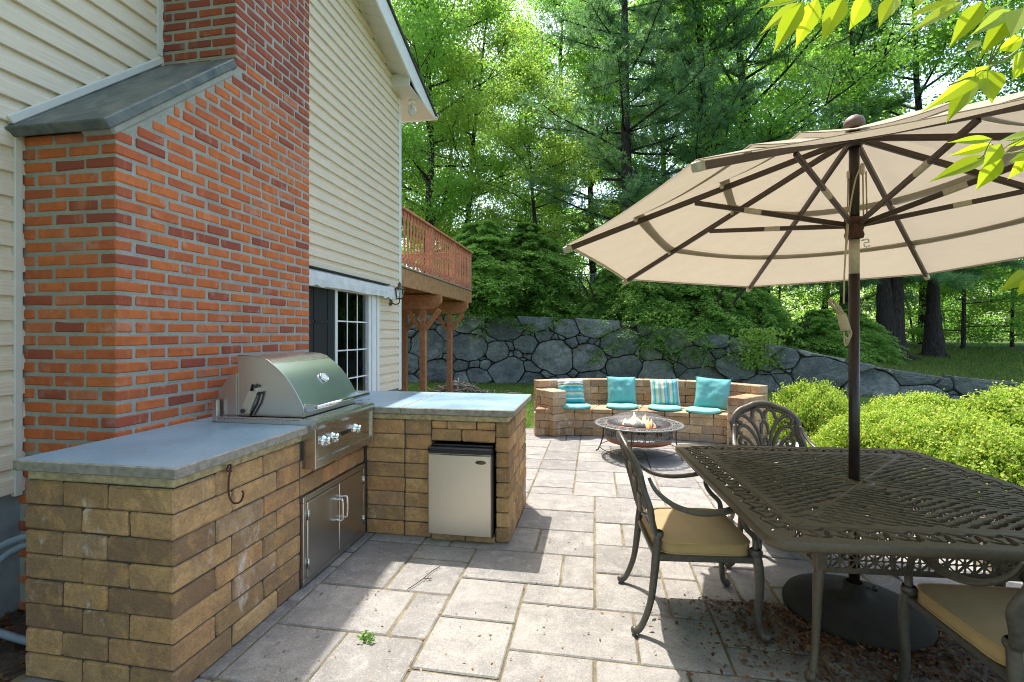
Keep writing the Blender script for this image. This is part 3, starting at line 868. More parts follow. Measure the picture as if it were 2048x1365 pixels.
for i in range(140):
    a = r.uniform(0, 6.28); rr = abs(r.gauss(0, .45)); c = Vector((rr*math.cos(a)*1.1, rr*math.sin(a)*.6, max(.02, .26-rr*.28)*r.uniform(.4, 1.05)))
    d = Vector((r.uniform(-1, 1), r.uniform(-1, 1), r.uniform(-.25, .5))).normalized()*r.uniform(.08, .34); q = r.uniform(.006, .022)
    f.tube([c-d, c+d*.2+Vector((0, 0, r.uniform(-.02, .03))), c+d], [q, q, q*.6], 5, var=r.random())
tag(obj('brush_pile', f, M_['brush'], None, (-3.45, 11.9, -.03)), 'low heap of dry sticks on the grass under the deck', 'stick pile')

# ------------------------------------------------------------------ retaining wall
def clip(poly, nx, ny, c):
    out = []; n = len(poly)
    for i in range(n):
        p, q = poly[i], poly[(i+1) % n]
        a = nx*p[0]+ny*p[1]-c; b = nx*q[0]+ny*q[1]-c
        if a <= 0: out.append(p)
        if (a < 0 < b) or (b < 0 < a):
            t = a/(a-b); out.append((p[0]+(q[0]-p[0])*t, p[1]+(q[1]-p[1])*t))
    return out
def stone_wall():
    r = random.Random(12)
    xs0, xs1 = -9.5, 15.0
    sites = []
    for rad, tries in ((.47, 420), (.34, 1500), (.23, 3000), (.14, 4200), (.085, 3000)):
        for _ in range(tries):
            x = r.uniform(xs0, xs1); z = r.uniform(-.15, 2.2)
            if z > wt(x)+.05: continue
            rr = rad*r.uniform(.85, 1.15)
            if all(((x-a)/1.22)**2+(z-b)**2 > ((rr+c)*.82)**2 for a, b, c in sites): sites.append((x, z, rr))
    mb = MB()
    for i, (x, z, w) in enumerate(sites):
        poly = [(x-1.3, z-1.1), (x+1.3, z-1.1), (x+1.3, z+1.1), (x-1.3, z+1.1)]
        for j, (a, b, c) in enumerate(sites):
            if i == j or abs(a-x) > 2.6: continue
            nx, ny = (a-x)/1.3, b-z
            sx = 1.3
            # power bisector in the squeezed metric
            k = ((a/sx)**2+b*b-c*c-(x/sx)**2-z*z+w*w)/2
            poly = clip(poly, (a-x)/sx/sx, b-z, k)
            if len(poly) < 3: break
        if len(poly) < 3: continue
        t0, t1 = wt(x-.3), wt(x+.3); mslope = (t1-t0)/.6
        jit = r.uniform(-.03, .04)
        poly = clip(poly, -mslope, 1, wt(x)-mslope*x+jit); poly = clip(poly, 0, -1, .06)
        if len(poly) < 3: continue
        cx = sum(p[0] for p in poly)/len(poly); cz = sum(p[1] for p in poly)/len(poly)
        # densify outline, wobble
        pts = []
        for q in range(len(poly)):
            p0, p1 = poly[q], poly[(q+1) % len(poly)]
            L = math.hypot(p1[0]-p0[0], p1[1]-p0[1]); n = max(1, int(L/.07))
            for k in range(n): pts.append((p0[0]+(p1[0]-p0[0])*k/n, p0[1]+(p1[1]-p0[1])*k/n))
        if len(pts) < 4: continue
        W_ = lambda p: (p[0]+.11*mnoise.noise((p[0]*1.5, p[1]*1.5, 7.))+.05*mnoise.noise((p[0]*4.5, p[1]*4.5, 2.)), p[1]+(.09*mnoise.noise((p[0]*1.5, p[1]*1.5, 31.))+.045*mnoise.noise((p[0]*4.5, p[1]*4.5, 12.)))*min(1, max(0, (wt(p[0])-p[1])*5+.25)))
        pts = [W_(p) for p in pts]; cx, cz = sum(p[0] for p in pts)/len(pts), sum(p[1] for p in pts)/len(pts)
        size = max(math.hypot(p[0]-cx, p[1]-cz) for p in pts)
        # round the corners a little
        pts = [((a[0]+8*b[0]+c[0])/10, (a[1]+8*b[1]+c[1])/10) for a, b, c in zip(pts[-1:]+pts[:-1], pts, pts[1:]+pts[:1])]
        bulge = r.uniform(.06, .21); tx, tz = r.uniform(-.3, .3), r.uniform(-.3, .25)
        gap = .006
        rings = [(0.0, -.12, 1.0), (0.0, .0, 1.0), (.012, .07, 1.0), (.04, .10, 1.), (.30, .112, 1.), (.62, .115, 1.)]
        vs = []; n = len(pts)
        for sh, dp, _ in rings:
            for (px, pz) in pts:
                dx, dz = px-cx, pz-cz; d = math.hypot(dx, dz)+1e-6
                f_ = max(0.05, (1-(gap+.016*max(0, mnoise.noise((px*2.2+5, pz*2.2, 3.3))+.1))/d))*(1-sh if sh >= .3 else max(.1, 1-sh/size*.55))
                qx, qz = cx+dx*f_, cz+dz*f_
                nz = mnoise.noise((qx*2.3, qz*2.3, i*3.7))*.055+mnoise.noise((qx*6, qz*6, i*1.3))*.03
                e = dp*(bulge/.115)+(nz+tx*(qx-cx)*.5+tz*(qz-cz)*.5)*(1 if dp > 0.01 else 0)
                vs.append((qx, wy(qx)-e, qz))
        e = .118*(bulge/.115)+mnoise.noise((cx*2.3, cz*2.3, i*3.7))*.035
        vs.append((cx, wy(cx)-e, cz)); c_ = len(vs)-1
        fs = []
        for a in range(len(rings)-1):
            for k in range(n):
                l = (k+1) % n; fs.append([a*n+k, a*n+l, (a+1)*n+l, (a+1)*n+k])
        a = len(rings)-1
        for k in range(n): fs.append([a*n+k, a*n+(k+1) % n, c_])
        mb.add(vs, fs, r.random(), False)
    return mb
rw = thing('retaining_wall', 'long dry stone retaining wall of big grey boulders stepping down to the right', 'stone wall', (0, 14.8, 0))
me = stone_wall().mesh('stonework'); me.transform(Matrix.Translation((0, -14.8, 0))); link('stonework', me, M_['rock'], rw)
f = MB(); vs = []; fs = []; xs = np.linspace(-14, 24, 90)
for x in xs:
    t = wt(x)-.05; y = wy(x)-14.8
    vs += [(x, y+.02, -.1), (x, y+.03, t), (x, y+.55, t+.01), (x, y+.55, -.1)]
for i in range(len(xs)-1):
    for k in range(3): fs.append([i*4+k, (i+1)*4+k, (i+1)*4+k+1, i*4+k+1])
f.add(vs, fs, .5); obj('backing', f, M_['rockgap'], rw)
# ------------------------------------------------------------------ outdoor kitchen counter
BX, BY0, LY, RX, FY = -1.70, 1.70, 3.37, -.60, 4.24
kit = thing('outdoor_kitchen', 'L shaped tan block kitchen counter with thick bluestone top and steel cabinet doors', 'outdoor kitchen', (-1.9, 2.8, 0))
K = Matrix.Translation((1.9, -2.8, 0))
def kpart(name, mb, m, par=None):
    me = mb.mesh(name); me.transform(K); return link(name, me, m, par or kit)
r = random.Random(9)
b = MB(); b.jit = .0024; RH = .1077; G = .003
def blk(x0, x1, y0, y1, z0, z1):
    j = lambda: r.uniform(-.0014, .0014)
    b.box(x0+G+j(), x1-G+j(), y0+G+j(), y1-G+j(), z0+.0025, z1-.002+j()*.6, .0085, r.random())
for i in range(8):
    z0, z1 = i*RH, (i+1)*RH
    A = (i % 2 == 1)
    # end wall facing the camera, corner stones shared with the front wall
    if A:
        for x0, x1 in ((-2.46, -2.262), (-2.262, -2.03)): blk(x0, x1, BY0, BY0+.2, z0, z1)
        blk(-2.03, BX, BY0, BY0+.23, z0, z1); ys = [BY0+.23, 2.25, 2.565]
    else:
        for x0, x1 in ((-2.46, -2.16), (-2.16, -1.924)): blk(x0, x1, BY0, BY0+.2, z0, z1)
        blk(-1.924, BX, BY0, BY0+.333, z0, z1); ys = [BY0+.333, 2.36, 2.565]
    for a, c in zip(ys, ys[1:]): blk(BX-.2, BX, a, c, z0, z1)
    if i in (5, 6):
        js = [2.565, 2.70, 2.95, 3.06, 3.22, 3.366] if i == 6 else [2.565, 2.82, 3.0, 3.26, 3.366]
        for a, c in zip(js, js[1:]): blk(BX-.2, BX-.003, a, c, z0, z1)
    # leg two, front
    o = r.uniform(-.004, .004)
    blk(BX+.001, -1.393+o, LY, LY+.2, z0, z1); blk(-1.393+o, -1.186, LY+.001, LY+.2, z0, z1)
    # right pier, wraps the corner
    q = 3.37+(.29 if A else .20)
    blk(-.706, RX, LY, q, z0, z1)
    js = [q, 3.86, 4.24] if A else [q, 3.70+.02, 4.03, 4.24]
    for a, c in zip(js, js[1:]): blk(RX-.2, RX-(.002 if A else 0), a, c, z0, z1)
    for k in range(5): blk(-2.46+k*.333, -2.46+(k+1)*.333, FY-.12, FY, z0, z1)
for x0, x1 in ((-1.186, -.93), (-.93, -.706)): blk(x0, x1, LY-.004, LY+.2, -.02, .043)
for x0, x1 in ((-1.186, -1.07), (-1.07, -.845), (-.845, -.706)): blk(x0, x1, LY, LY+.2, .803, 8*RH)
for x0, x1 in ((-1.186, -.955), (-.955, -.706)): blk(x0, x1, LY, LY+.2, .712, .803)
kpart('blockwork', b, M_['block'])
c = MB()
c.box(-2.45, BX-.012, BY0+.015, 2.62, -.02, .86, .002); c.box(-2.45, BX-.10, 2.6, LY+.02, -.02, .78, .002)
c.box(-2.45, -1.20, LY+.012, FY-.02, -.02, .86, .002); c.box(-.69, RX-.014, LY+.013, FY-.02, -.02, .86, .002)
c.box(-1.2, -.69, LY+.02, FY-.02, .72, .859, .002); c.box(-1.2, -.69, 4.0, FY-.02, -.02, .72, .002)
kpart('core', c, M_['rockgap'])
c = MB()
zb, zt_ = 8*RH+.001, .9075
for (x0, x1, y0, y1) in ((-2.45, BX-.006, BY0+.008, 2.6), (-2.45, BX-.1, 2.6, 3.38), (-2.45, RX-.006, 3.375, FY-.01)):
    c.box(x0, x1, y0, y1, zb, zt_, .008)
kpart('mortar_bed', c, M_['tanmortar'])
c = MB()
c.box(-2.482, -1.665, 1.675, 2.592, .908, .957, .006); c.box(-2.482, -2.30, 2.5945, 3.345, .908, .9565, .005)
c.box(-2.482, -1.415, 3.348, 4.285, .908, .957, .006); c.box(-1.412, -.563, 3.346, 4.285, .908, .957, .006)
ct = kpart('countertop', c, [M_['bluestone'], M_['sawn']])
for pl in ct.data.polygons: pl.material_index = 0 if pl.normal.z > .9 else 1
# steel cabinet doors
cd = bpy.data.objects.new('cabinet_doors', None); COL.objects.link(cd); cd.parent = kit
f = MB(); Xd = BX+.012
f.box(BX-.08, Xd, 2.57, 3.345, .012, .045, .003); f.box(BX-.08, Xd, 2.57, 3.345, .50, .535, .003)
f.box(BX-.08, Xd, 2.57, 2.605, .0455, .4995, .003); f.box(BX-.08, Xd, 3.31, 3.345, .0455, .4995, .003); f.box(BX-.09, BX-.07, 2.58, 3.34, .02, .53, .003)
kpart('door_surround', f, M_['steel_v'], cd)
for y0, y1, hy in ((2.608, 2.962, 2.935), (2.968, 3.307, 2.996)):
    f = MB(); f.box(BX-.06, Xd+.004, y0, y1, .048, .497, .004); kpart('door_panel', f, M_['steel_v'], cd)
    f = MB(); f.tube(crv([(Xd, hy, .40), (Xd+.038, hy, .405), (Xd+.046, hy, .38), (Xd+.046, hy, .29), (Xd+.038, hy, .265), (Xd, hy, .27)], 5), .0075, 8); kpart('handle', f, M_['chrome'], cd)
    yh = y0+.002 if y0 < 2.7 else y1-.002
    for zz in (.13, .42):
        f = MB(); f.tube([(Xd+.007, yh, zz-.03), (Xd+.007, yh, zz+.03)], .006, 8); kpart('hinge', f, M_['chrome'], cd)

# built in grill
GO = (-1.9, 2.97, .957)
gr = thing('built_in_grill', 'stainless steel barbecue with domed lid and three knobs set into the bluestone counter', 'grill', GO)
GI = Matrix.Translation((1.9, -2.97, -.957))
def gpart(name, mb, m, par=None):
    me = mb.mesh(name); me.transform(GI); return link(name, me, m, par or gr)
ya, yb = 2.585, 3.342
f = MB()
prof = [(-1.72, .70), (-1.622, .70), (-1.622, .745), (-1.634, .75), (-1.634, .925), (-1.622, .935), (-1.612, .955), (-1.614, .975), (-1.628, .988), (-1.72, .990)]
f.extrude(prof, lambda u, v, w: (u, ya+(yb-ya)*w, v), .5)
f.box(-1.72, -1.6195, ya-.002, ya+.028, .699, .936, .003); f.box(-1.72, -1.6195, yb-.028, yb+.002, .699, .936, .003)
gpart('control_panel', f, M_['steel'])
f = MB(); f.box(-2.29, -1.721, 2.5935, 3.345, .935, .984, .004); f.box(-2.33, -2.292, 2.60, 2.625, .957, 1.09, .003); f.box(-2.29, -1.72, 2.594, 2.61, .984, .994, .002)
gpart('firebox', f, M_['steel'])
lidp = [(-1.748, .992), (-1.742, 1.045), (-1.752, 1.07)]+[(-1.752-.205*t+.006*math.sin(math.pi*t), 1.07+.245*t+.028*math.sin(math.pi*t)) for t in (.2, .4, .6, .8, 1.0)]+[(-1.985, 1.336), (-2.03, 1.352), (-2.09, 1.362), (-2.19, 1.364), (-2.192, .992)]
ly0, ly1 = 2.652, 3.318
f = MB(); n = len(lidp)
vs = [(u, ly0, v) for u, v in lidp]+[(u, ly1, v) for u, v in lidp]
f.add(vs, [[i, i+1, n+i+1, n+i] for i in range(2, 7)], .5, True); f.add(vs, [[i, i+1, n+i+1, n+i] for i in (0, 1)], .5)
gpart('lid', f, M_['steel_lid'])
f = MB(); f.add(vs, [[i, i+1, n+i+1, n+i] for i in range(7, n-1)], .5, True); gpart('lid_top', f, M_['steel'])
f = MB()
f.add([(u, ly0, v) for u, v in lidp], [list(range(n))], .5); f.tube([(u+.001, ly0, v+.001) for u, v in lidp[:-1]], .004, 5); gpart('lid_side', f, M_['steel_v'])
f = MB(); f.add([(u, ly1, v) for u, v in lidp], [list(range(n))[::-1]], .5); gpart('lid_side', f, M_['steel_v'])
f = MB(); f.extrude([(-2.193, .984), (-2.193, 1.255), (-2.235, 1.245), (-2.29, 1.17), (-2.325, 1.06), (-2.33, .984)], lambda u, v, w: (u, ly0-.01+(ly1-ly0+.02)*w, v), .5); gpart('rear_housing', f, M_['steel_v'])
f = MB(); hx, hz = -1.655, 1.055
f.tube([(hx, 2.655, hz), (hx, 3.322, hz)], .0125, 12)
for y in (2.675, 3.30):
    f.hexa(lambda a, b_, c: (-1.745+(hx-.004+1.745)*a, y-.012+.024*b_, 1.02+.02*a+(.055-.035*a)*c), (.09, .024, .05), .004)
gpart('handle', f, M_['chrome'])
f = MB(); tt = .42; cx, cz = -1.752-.205*tt+.006*math.sin(math.pi*tt), 1.07+.245*tt+.028*math.sin(math.pi*tt)
nrm = Vector((.245, 0, .205)).normalized(); Mg = Matrix.Translation(Vector((cx, 3.02, cz))+nrm*.002) @ nrm.to_track_quat('Z', 'Y').to_matrix().to_4x4()
f.lathe([(.040, 0), (.040, .008), (.034, .011), (.033, .008)], n=24, M=Mg); gpart('gauge_rim', f, M_['chrome'])
f = MB(); f.lathe([(.033, .0075), (.001, .008)], n=24, M=Mg)
for k in range(9):
    a = R(150-37*k+0); f.tube([Mg @ Vector((.022*math.cos(a), .022*math.sin(a), .0088)), Mg @ Vector((.029*math.cos(a), .029*math.sin(a), .0088))], .0011, 4)
gpart('gauge_face', f, M_['trim'])
for y, dz in ((2.70, 0), (2.80, .0), (3.09, 0)):
    f = MB(); Mk = Matrix.Translation((-1.634, y, .845)) @ Matrix.Rotation(R(90), 4, 'Y')
    f.lathe([(.036, 0), (.036, .004), (.029, .006), (.027, .03), (.025, .042), (.018, .046), (.001, .046)], n=22, M=Mk); kb = gpart('knob', f, M_['chrome'])
f = MB(); f.box(-1.6335, -1.630, 2.86, 3.02, .835, .858, .001); gpart('name_plate', f, M_['blackp'])
f = MB()
f.extrude([(-2.155, 1.02), (-2.10, 1.01), (-2.045, 1.14), (-2.05, 1.165), (-2.085, 1.175), (-2.15, 1.05)], lambda u, v, w: (u, ly0-.014+.012*w, v), .5); gpart('spit_bracket', f, M_['fridge'])
f = MB(); f.tube([(-2.035, ly0-.02, 1.13), (-2.015, ly0-.02, 1.145), (-2.04, ly0-.02, 1.07), (-2.085, ly0-.02, 1.0)], .008, 6); f.tube([(-2.08, ly0-.02, 1.15), (-2.07, ly0-.02, 1.185), (-2.045, ly0-.02, 1.175)], .009, 6); f.ball((-2.14, ly0-.02, 1.025), .014); gpart('spit_latch', f, M_['blackp'])

# mini fridge
fr = thing('mini_fridge', 'small fridge with pale steel door and black top in the block counter', 'fridge', (-.955, 3.6, .04))
FI = Matrix.Translation((.955, -3.6, -.04))
def fpart(name, mb, m):
    me = mb.mesh(name); me.transform(FI); return link(name, me, m, fr)
f = MB(); f.box(-1.178, -.722, 3.375, 3.95, .042, .692, .006); fpart('cabinet', f, M_['blackp'])
f = MB(); f.box(-1.194, -.722, 3.318, 3.372, .05, .636, .009); f.box(-1.19, -.726, 3.325, 3.37, .635, .638, .001); fpart('door', f, M_['fridge'])
f = MB(); f.box(-1.194, -.716, 3.312, 3.373, .6385, .684, .010); f.box(-.7215, -.712, 3.322, 3.372, .05, .637, .003); f.box(-1.1, -.8, 3.311, 3.32, .640, .652, .003); fpart('door_cap', f, M_['blackp'])
f = MB(); f.lathe([(.001, .004), (.030, .003), (.034, 0)], n=24, M=Matrix.Translation((-.80, 3.317, .585)) @ Matrix.Rotation(R(90), 4, 'X') @ Matrix.Diagonal((1.15, .42, 1, 1))); fpart('badge', f, M_['lampm'])
for x in (-1.15, -.76):
    f = MB(); f.lathe([(.018, -.04), (.018, .003)], (x, 3.42, .04), 10); fpart('foot', f, M_['blackp'])

f = MB()
f.tube(crv([(.012, .02, .0), (.016, -.012, .012), (.02, -.008, .035), (.018, .008, .03), (.014, .004, -.01), (.012, .0, -.05), (.013, .003, -.11), (.03, .01, -.145), (.06, .018, -.14), (.075, .02, -.105), (.066, .022, -.09)], 5), .0048, 7)
tag(obj('iron_hook', f, M_['rust'], None, (BX, 1.985, .852)), 'rusty iron hook hanging on the tan block wall below the counter edge', 'hook')
for pts, lab in (([(-2.47, 1.96, .54), (-2.75, 1.91, .505), (-2.93, 1.88, .43), (-3.098, 1.86, .37)], 'grey conduit pipe behind the counter end, highest of three'),
                 ([(-2.47, 1.96, .50), (-2.75, 1.91, .465), (-2.90, 1.86, .35), (-3.0, 1.80, .20), (-3.098, 1.78, .12)], 'grey conduit pipe bending down against the foundation'),
                 ([(-2.47, 1.86, .035), (-2.62, 1.86, .033), (-2.78, 1.85, .06), (-2.95, 1.82, .13), (-3.098, 1.8, .22)], 'grey conduit pipe lying lowest on the bare soil')):
    f = MB(); o = Vector(pts[0]); f.tube([p-o for p in crv(pts, 6)], .017, 10)
    tag(obj('conduit_pipe', f, M_['hose'], None, o), lab, 'pipe', 'pipes behind the counter')

# ------------------------------------------------------------------ curved bench
bench = thing('curved_bench', 'curved tan block seat wall with low arms behind the fire pit', 'bench', (.7, 7.3, 0))
BI = Matrix.Translation((-.7, -7.3, 0))
def bpart(name, mb, m):
    me = mb.mesh(name); me.transform(BI); return link(name, me, m, bench)
fc = crv([(-.86, 6.98), (-.43, 7.09), (.187, 7.13), (1.041, 7.055), (1.75, 6.93), (2.1, 6.83)] and [(-.86, 6.98, 0), (-.43, 7.09, 0), (.187, 7.13, 0), (1.041, 7.055, 0), (1.75, 6.93, 0), (2.1, 6.83, 0)], 10)
bc = crv([(-.85, 7.33, 0), (-.45, 7.56, 0), (.1, 7.72, 0), (.75, 7.76, 0), (1.45, 7.65, 0), (1.95, 7.36, 0), (2.24, 7.08, 0)], 10)
def along(P, t):
    k = t*(len(P)-1); i = min(int(k), len(P)-2); return P[i].lerp(P[i+1], k-i)
def nrm2(P, t):
    d = along(P, min(t+.01, 1))-along(P, max(t-.01, 0)); d.normalize(); return Vector((-d.y, d.x, 0))
def clen(P): return sum((a-b_).length for a, b_ in zip(P, P[1:]))
r = random.Random(17)
def curved_row(mb, P, off0, off1, z0, z1, L, phase, bev=.007, t0=0., t1=1.):
    n = max(1, round(clen(P)*(t1-t0)/L)); ts = [t0]+[t0+(t1-t0)*(k+phase)/n for k in range(0 if phase > 0 else 1, n)]+[t1]
    g_ = .0015
    for a, c in zip(ts, ts[1:]):
        if c-a < .01: continue
        pa, pb, na, nb = along(P, a+g_/3), along(P, c-g_/3), nrm2(P, a), nrm2(P, c)
        w = r.uniform(-.004, .004); v = r.random()
        def mp(x, y, z):
            p = (pa+na*(off0+w+(off1-off0)*y)).lerp(pb+nb*(off0+w+(off1-off0)*y), x); return Vector((p.x, p.y, z0+.002+(z1-z0-.003)*z))
        mb.hexa(mp, ((pb-pa).length, abs(off1-off0), z1-z0), bev, v)
f = MB(); f.jit = .0025
for i in range(3): curved_row(f, fc, .012, .18, i*.113, (i+1)*.113, .26, .5*(i % 2))
for i in range(7): curved_row(f, bc, 0, .2, i*.1114, (i+1)*.1114, .25, .5*(i % 2), t1=1.)
def pier(c0, c1, c2, c3, z1, rows):
    C = [Vector((*c, 0)) for c in (c0, c1, c2, c3)]
    for i in range(rows):
        z0, z2 = z1*i/rows, z1*(i+1)/rows
        cuts = [0, .5, 1] if i % 2 else [0, 1]
        if i % 2 == 0: cuts = [0, .72, 1]
        for a, c in zip(cuts, cuts[1:]):
            v = r.random(); w = r.uniform(-.002, .002)
            def mp(x, y, z):
                xx = a+(c-a)*(x*.992+.004)
                p = C[0].lerp(C[1], y*.99+.005+w).lerp(C[3].lerp(C[2], y*.99+.005+w), xx); return Vector((p.x, p.y, z0+.002+(z2-z0-.003)*z))
            f.hexa(mp, (.3, .2, .1), .007, v)
pier((-.60, 6.956), (-.415, 7.10), (-.66, 7.50), (-.90, 7.32), .66, 6)
pier((1.735, 6.80), (1.905, 6.66), (2.30, 7.06), (2.10, 7.22), .66, 6)
bpart('blockwork', f, M_['benchblock'])
f = MB()
n = 12
for k in range(n):
    a, c = k/n+.0012, (k+1)/n-.0012; v = r.random()
    pa, pb, qa, qb = along(fc, a), along(fc, c), along(bc, a), along(bc, c)
    f.hexa(lambda x, y, z: (lambda p: Vector((p.x, p.y, .342+.058*z)))((pa+(pa-qa).normalized()*.015).lerp(qa, y*.5-.0).lerp((pb+(pb-qb).normalized()*.015).lerp(qb, y*.5), x)), (.22, .3, .06), .008, v)
    f.hexa(lambda x, y, z: (lambda p: Vector((p.x, p.y, .342+.057*z)))(pa.lerp(qa, .508+.49*y).lerp(pb.lerp(qb, .508+.49*y), x)), (.22, .3, .06), .008, r.random())
bpart('seat_cap', f, M_['benchblock'])

def pillow_mesh(w, h, th, seed):
    mb = MB(); n = 18; vs = []; fs = []; r_ = random.Random(seed)
    for side in (1, -1):
        for i in range(n+1):
            for j in range(n+1):
                x, y = -1+2*i/n, -1+2*j/n
                t = (max(0, 1-x**4)*max(0, 1-y**4))**.55
                e = 1-.055*(1-abs(x)**2)*abs(y)**3*1.0; e2 = 1-.055*(1-abs(y)**2)*abs(x)**3
                wr = .020*mnoise.noise((x*2.2+seed, y*2.2, side))+.009*mnoise.noise((x*5+seed, y*6, side))
                vs.append((x*w/2*e2, side*(th/2*t+wr*t), y*h/2*e))
    m = (n+1)**2
    for s_ in (0, 1):
        for i in range(n):
            for j in range(n):
                a = s_*m+i*(n+1)+j; q = [a, a+1, a+n+2, a+n+1]
                fs.append(q if s_ else q[::-1])
    mb.add(vs, fs, .5, True)
    rim = [(x*w/2*(1-.055*(1-y*y)*abs(x)**3), 0, y*h/2*(1-.055*(1-x*x)*abs(y)**3)) for x, y in [(-1+2*k/12, -1) for k in range(12)]+[(1, -1+2*k/12) for k in range(12)]+[(1-2*k/12, 1) for k in range(12)]+[(-1, 1-2*k/12) for k in range(12)]]
    mb.tube(rim, .005, 5, closed=True)
    return mb
PIL = [(-.365, 7.36, .445, -6, 'stripe_h', 'throw pillow with stripes running across, leftmost on the bench', .40), (.40, 7.52, .445, 4, 'teal', 'plain turquoise throw pillow standing upright between the two striped pillows', .43),
       (1.03, 7.47, .44, -3, 'stripe_v', 'throw pillow with upright pale and turquoise stripes', .41), (1.66, 7.28, .43, -14, 'teal', 'plain turquoise throw pillow tilted beside the right bench arm', .47)]
for k, (x, y, z, a, m, lab, s_) in enumerate(PIL):
    o = obj('throw_pillow', pillow_mesh(s_, s_*.97, .15, k*5+1), M_[m], None, (x, y, z+s_*.455))
    o.rotation_euler = (R(-20), R(4 if k == 3 else (-2 if k != 1 else 1)), R(a+(2 if k else 14)))
    tag(o, lab, 'pillow', 'throw pillows on the bench')
def pad_mesh(seed):
    mb = MB(); prof = [(.001, .002), (.20, .0), (.228, .010), (.236, .026), (.226, .044), (.19, .052), (.1, .054), (.001, .05)]
    mb.lathe(prof, n=40, var=.5); mb.v = [(x*1.02, y*.98, z+.004*mnoise.noise((x*9+seed, y*9, 0))*(z > .02)) for x, y, z in mb.v]
    mb.lathe([(.232, .022), (.240, .026), (.232, .031)], n=40); return mb
for k, (x, y, lab) in enumerate(((-.30, 7.22, 'in front of the crosswise striped pillow'), (.395, 7.32, 'in front of the upright plain pillow'), (1.00, 7.27, 'in front of the upright striped pillow'), (1.50, 7.12, 'in front of the tilted plain pillow'))):
    o = obj('seat_pad', pad_mesh(k*3), M_['padteal'], None, (x, y, .401)); o.rotation_euler[2] = k*1.3
    tag(o, 'round turquoise seat pad on the bench '+lab, 'seat pad', 'round pads on the bench')

# ------------------------------------------------------------------ fire pit
FP = (.53, 6.11, 0)
fp = thing('fire_pit', 'round iron fire pit with pierced rim, domed spark screen and burning logs', 'fire pit', FP)
RZ = .395
def ringplate(f, r0, r1, z, th):
    return lambda u, v, s: (v*math.cos(u), v*math.sin(u), z-(th if s else 0))
def rimfn(us, vs):
    U, V = np.meshgrid(us, vs, indexing='ij'); a = U*26/(2*np.pi); fr_ = (a-np.floor(a))-.5; t = (V-.455)/.06
    d = np.minimum((fr_*2*.95)**2+(t*1.05-.0)**2-.55, np.hypot(fr_*2-.75, t-.75)-.16); d = np.minimum(d, np.hypot(fr_*2+.75, t+.75)-.16)
    d2 = np.abs(np.hypot(fr_*2*.95, t)-.38)-.10
    edge = np.minimum(V-.385, .528-V)*40
    return np.minimum(np.maximum(d, -d2), edge)
f = MB(); cutplate(f, rimfn, 0, 2*math.pi, .378, .536, .0075, lambda u, v, s: (v*math.cos(u), v*math.sin(u), RZ-(.006 if s else 0)))
f.tube([(.53*math.cos(a), .53*math.sin(a), RZ-.004) for a in [k*2*math.pi/72 for k in range(72)]], .0085, 6, closed=True); f.tube([(.382*math.cos(a), .382*math.sin(a), RZ) for a in [k*2*math.pi/64 for k in range(64)]], .008, 6, closed=True)
f.v = [tuple(p) for p in f.v]
obj('rim', f, M_['ironlace'], fp)
def bandfn(us, vs):
    U, V = np.meshgrid(us, vs, indexing='ij'); a = U*12/(2*np.pi); fr_ = ((a-np.floor(a))-.5)*.40; t = V-.305
    lines = np.full(U.shape, 9.)
    for (cx, cy, rr) in ((-.07, .012, .045), (.07, .012, .045), (-.07, .012, .022), (.07, .012, .022), (0, -.035, .03), (.14, -.03, .03), (-.14, -.03, .03), (0, .045, .022), (.2, .035, .028), (-.2, .035, .028), (.2, -.01, .02), (-.2, -.01, .02)):
        lines = np.minimum(lines, np.abs(np.hypot(fr_-cx, t-cy)-rr))
    return np.maximum(.0068-lines, np.maximum(.012-np.abs(t-.075), .012-np.abs(t+.07)))
f = MB(); cutplate(f, bandfn, 0, 2*math.pi, .225, .39, .0095, lambda u, v, s: ((.405-(.005 if s else 0))*math.cos(u), (.405-(.005 if s else 0))*math.sin(u), v))
obj('scroll_band', f, M_['ironlace'], fp)
f = MB(); f.lathe([(.378, .392), (.365, .365), (.32, .32), (.22, .29), (.001, .28), (.001, .29), (.21, .30), (.31, .33), (.355, .37), (.37, .392)], n=48); obj('bowl', f, M_['firebowl'], fp)
f = MB(); f.lathe([(.408, .232), (.406, .208), (.392, .186), (.37, .178), (.368, .182), (.388, .192), (.402, .21), (.404, .232)], n=48); obj('heat_shield', f, M_['copper'], fp)
f = MB(); f.lathe([(.378, RZ+.004)]+[(.378*math.cos(a), RZ+.004+.128*math.sin(a)) for a in [R(k) for k in range(8, 90, 8)]]+[(.001, RZ+.132)], n=44); obj('spark_screen', f, M_['dome'], fp)
f = MB(); f.tube([(.38*math.cos(a), .38*math.sin(a), RZ+.006) for a in [k*2*math.pi/64 for k in range(64)]], .006, 6, closed=True); obj('screen_ring', f, M_['copper'], fp)
th0 = math.atan2(6.232-6.11, .075-.53)
for k in range(4):
    a = th0+k*math.pi/2; c_, s_ = math.cos(a), math.sin(a); f = MB()
    f.tube([(c_*q, s_*q, z) for q, z in ((.46, RZ-.008), (.44, .30), (.445, .19), (.48, .08), (.51, .02), (.535, .008))], .0085, 7); obj('leg', f, M_['firebowl'], fp)
f = MB(); f.tube([(.47*math.cos(a), .47*math.sin(a), .095) for a in [k*2*math.pi/64 for k in range(64)]], .005, 5, closed=True); obj('leg_ring', f, M_['firebowl'], fp)
f = MB(); r = random.Random(4)
for i in range(9):
    a = r.uniform(0, 3.14); c = Vector((r.uniform(-.12, .12), r.uniform(-.1, .1), .345+.006*i)); d = Vector((math.cos(a), math.sin(a), r.uniform(-.15, .2)))*.2
    f.tube([c-d, c, c+d], [.032, .036, .028], 7, var=r.random())
obj('logs', f, M_['log'], fp)
f = MB()
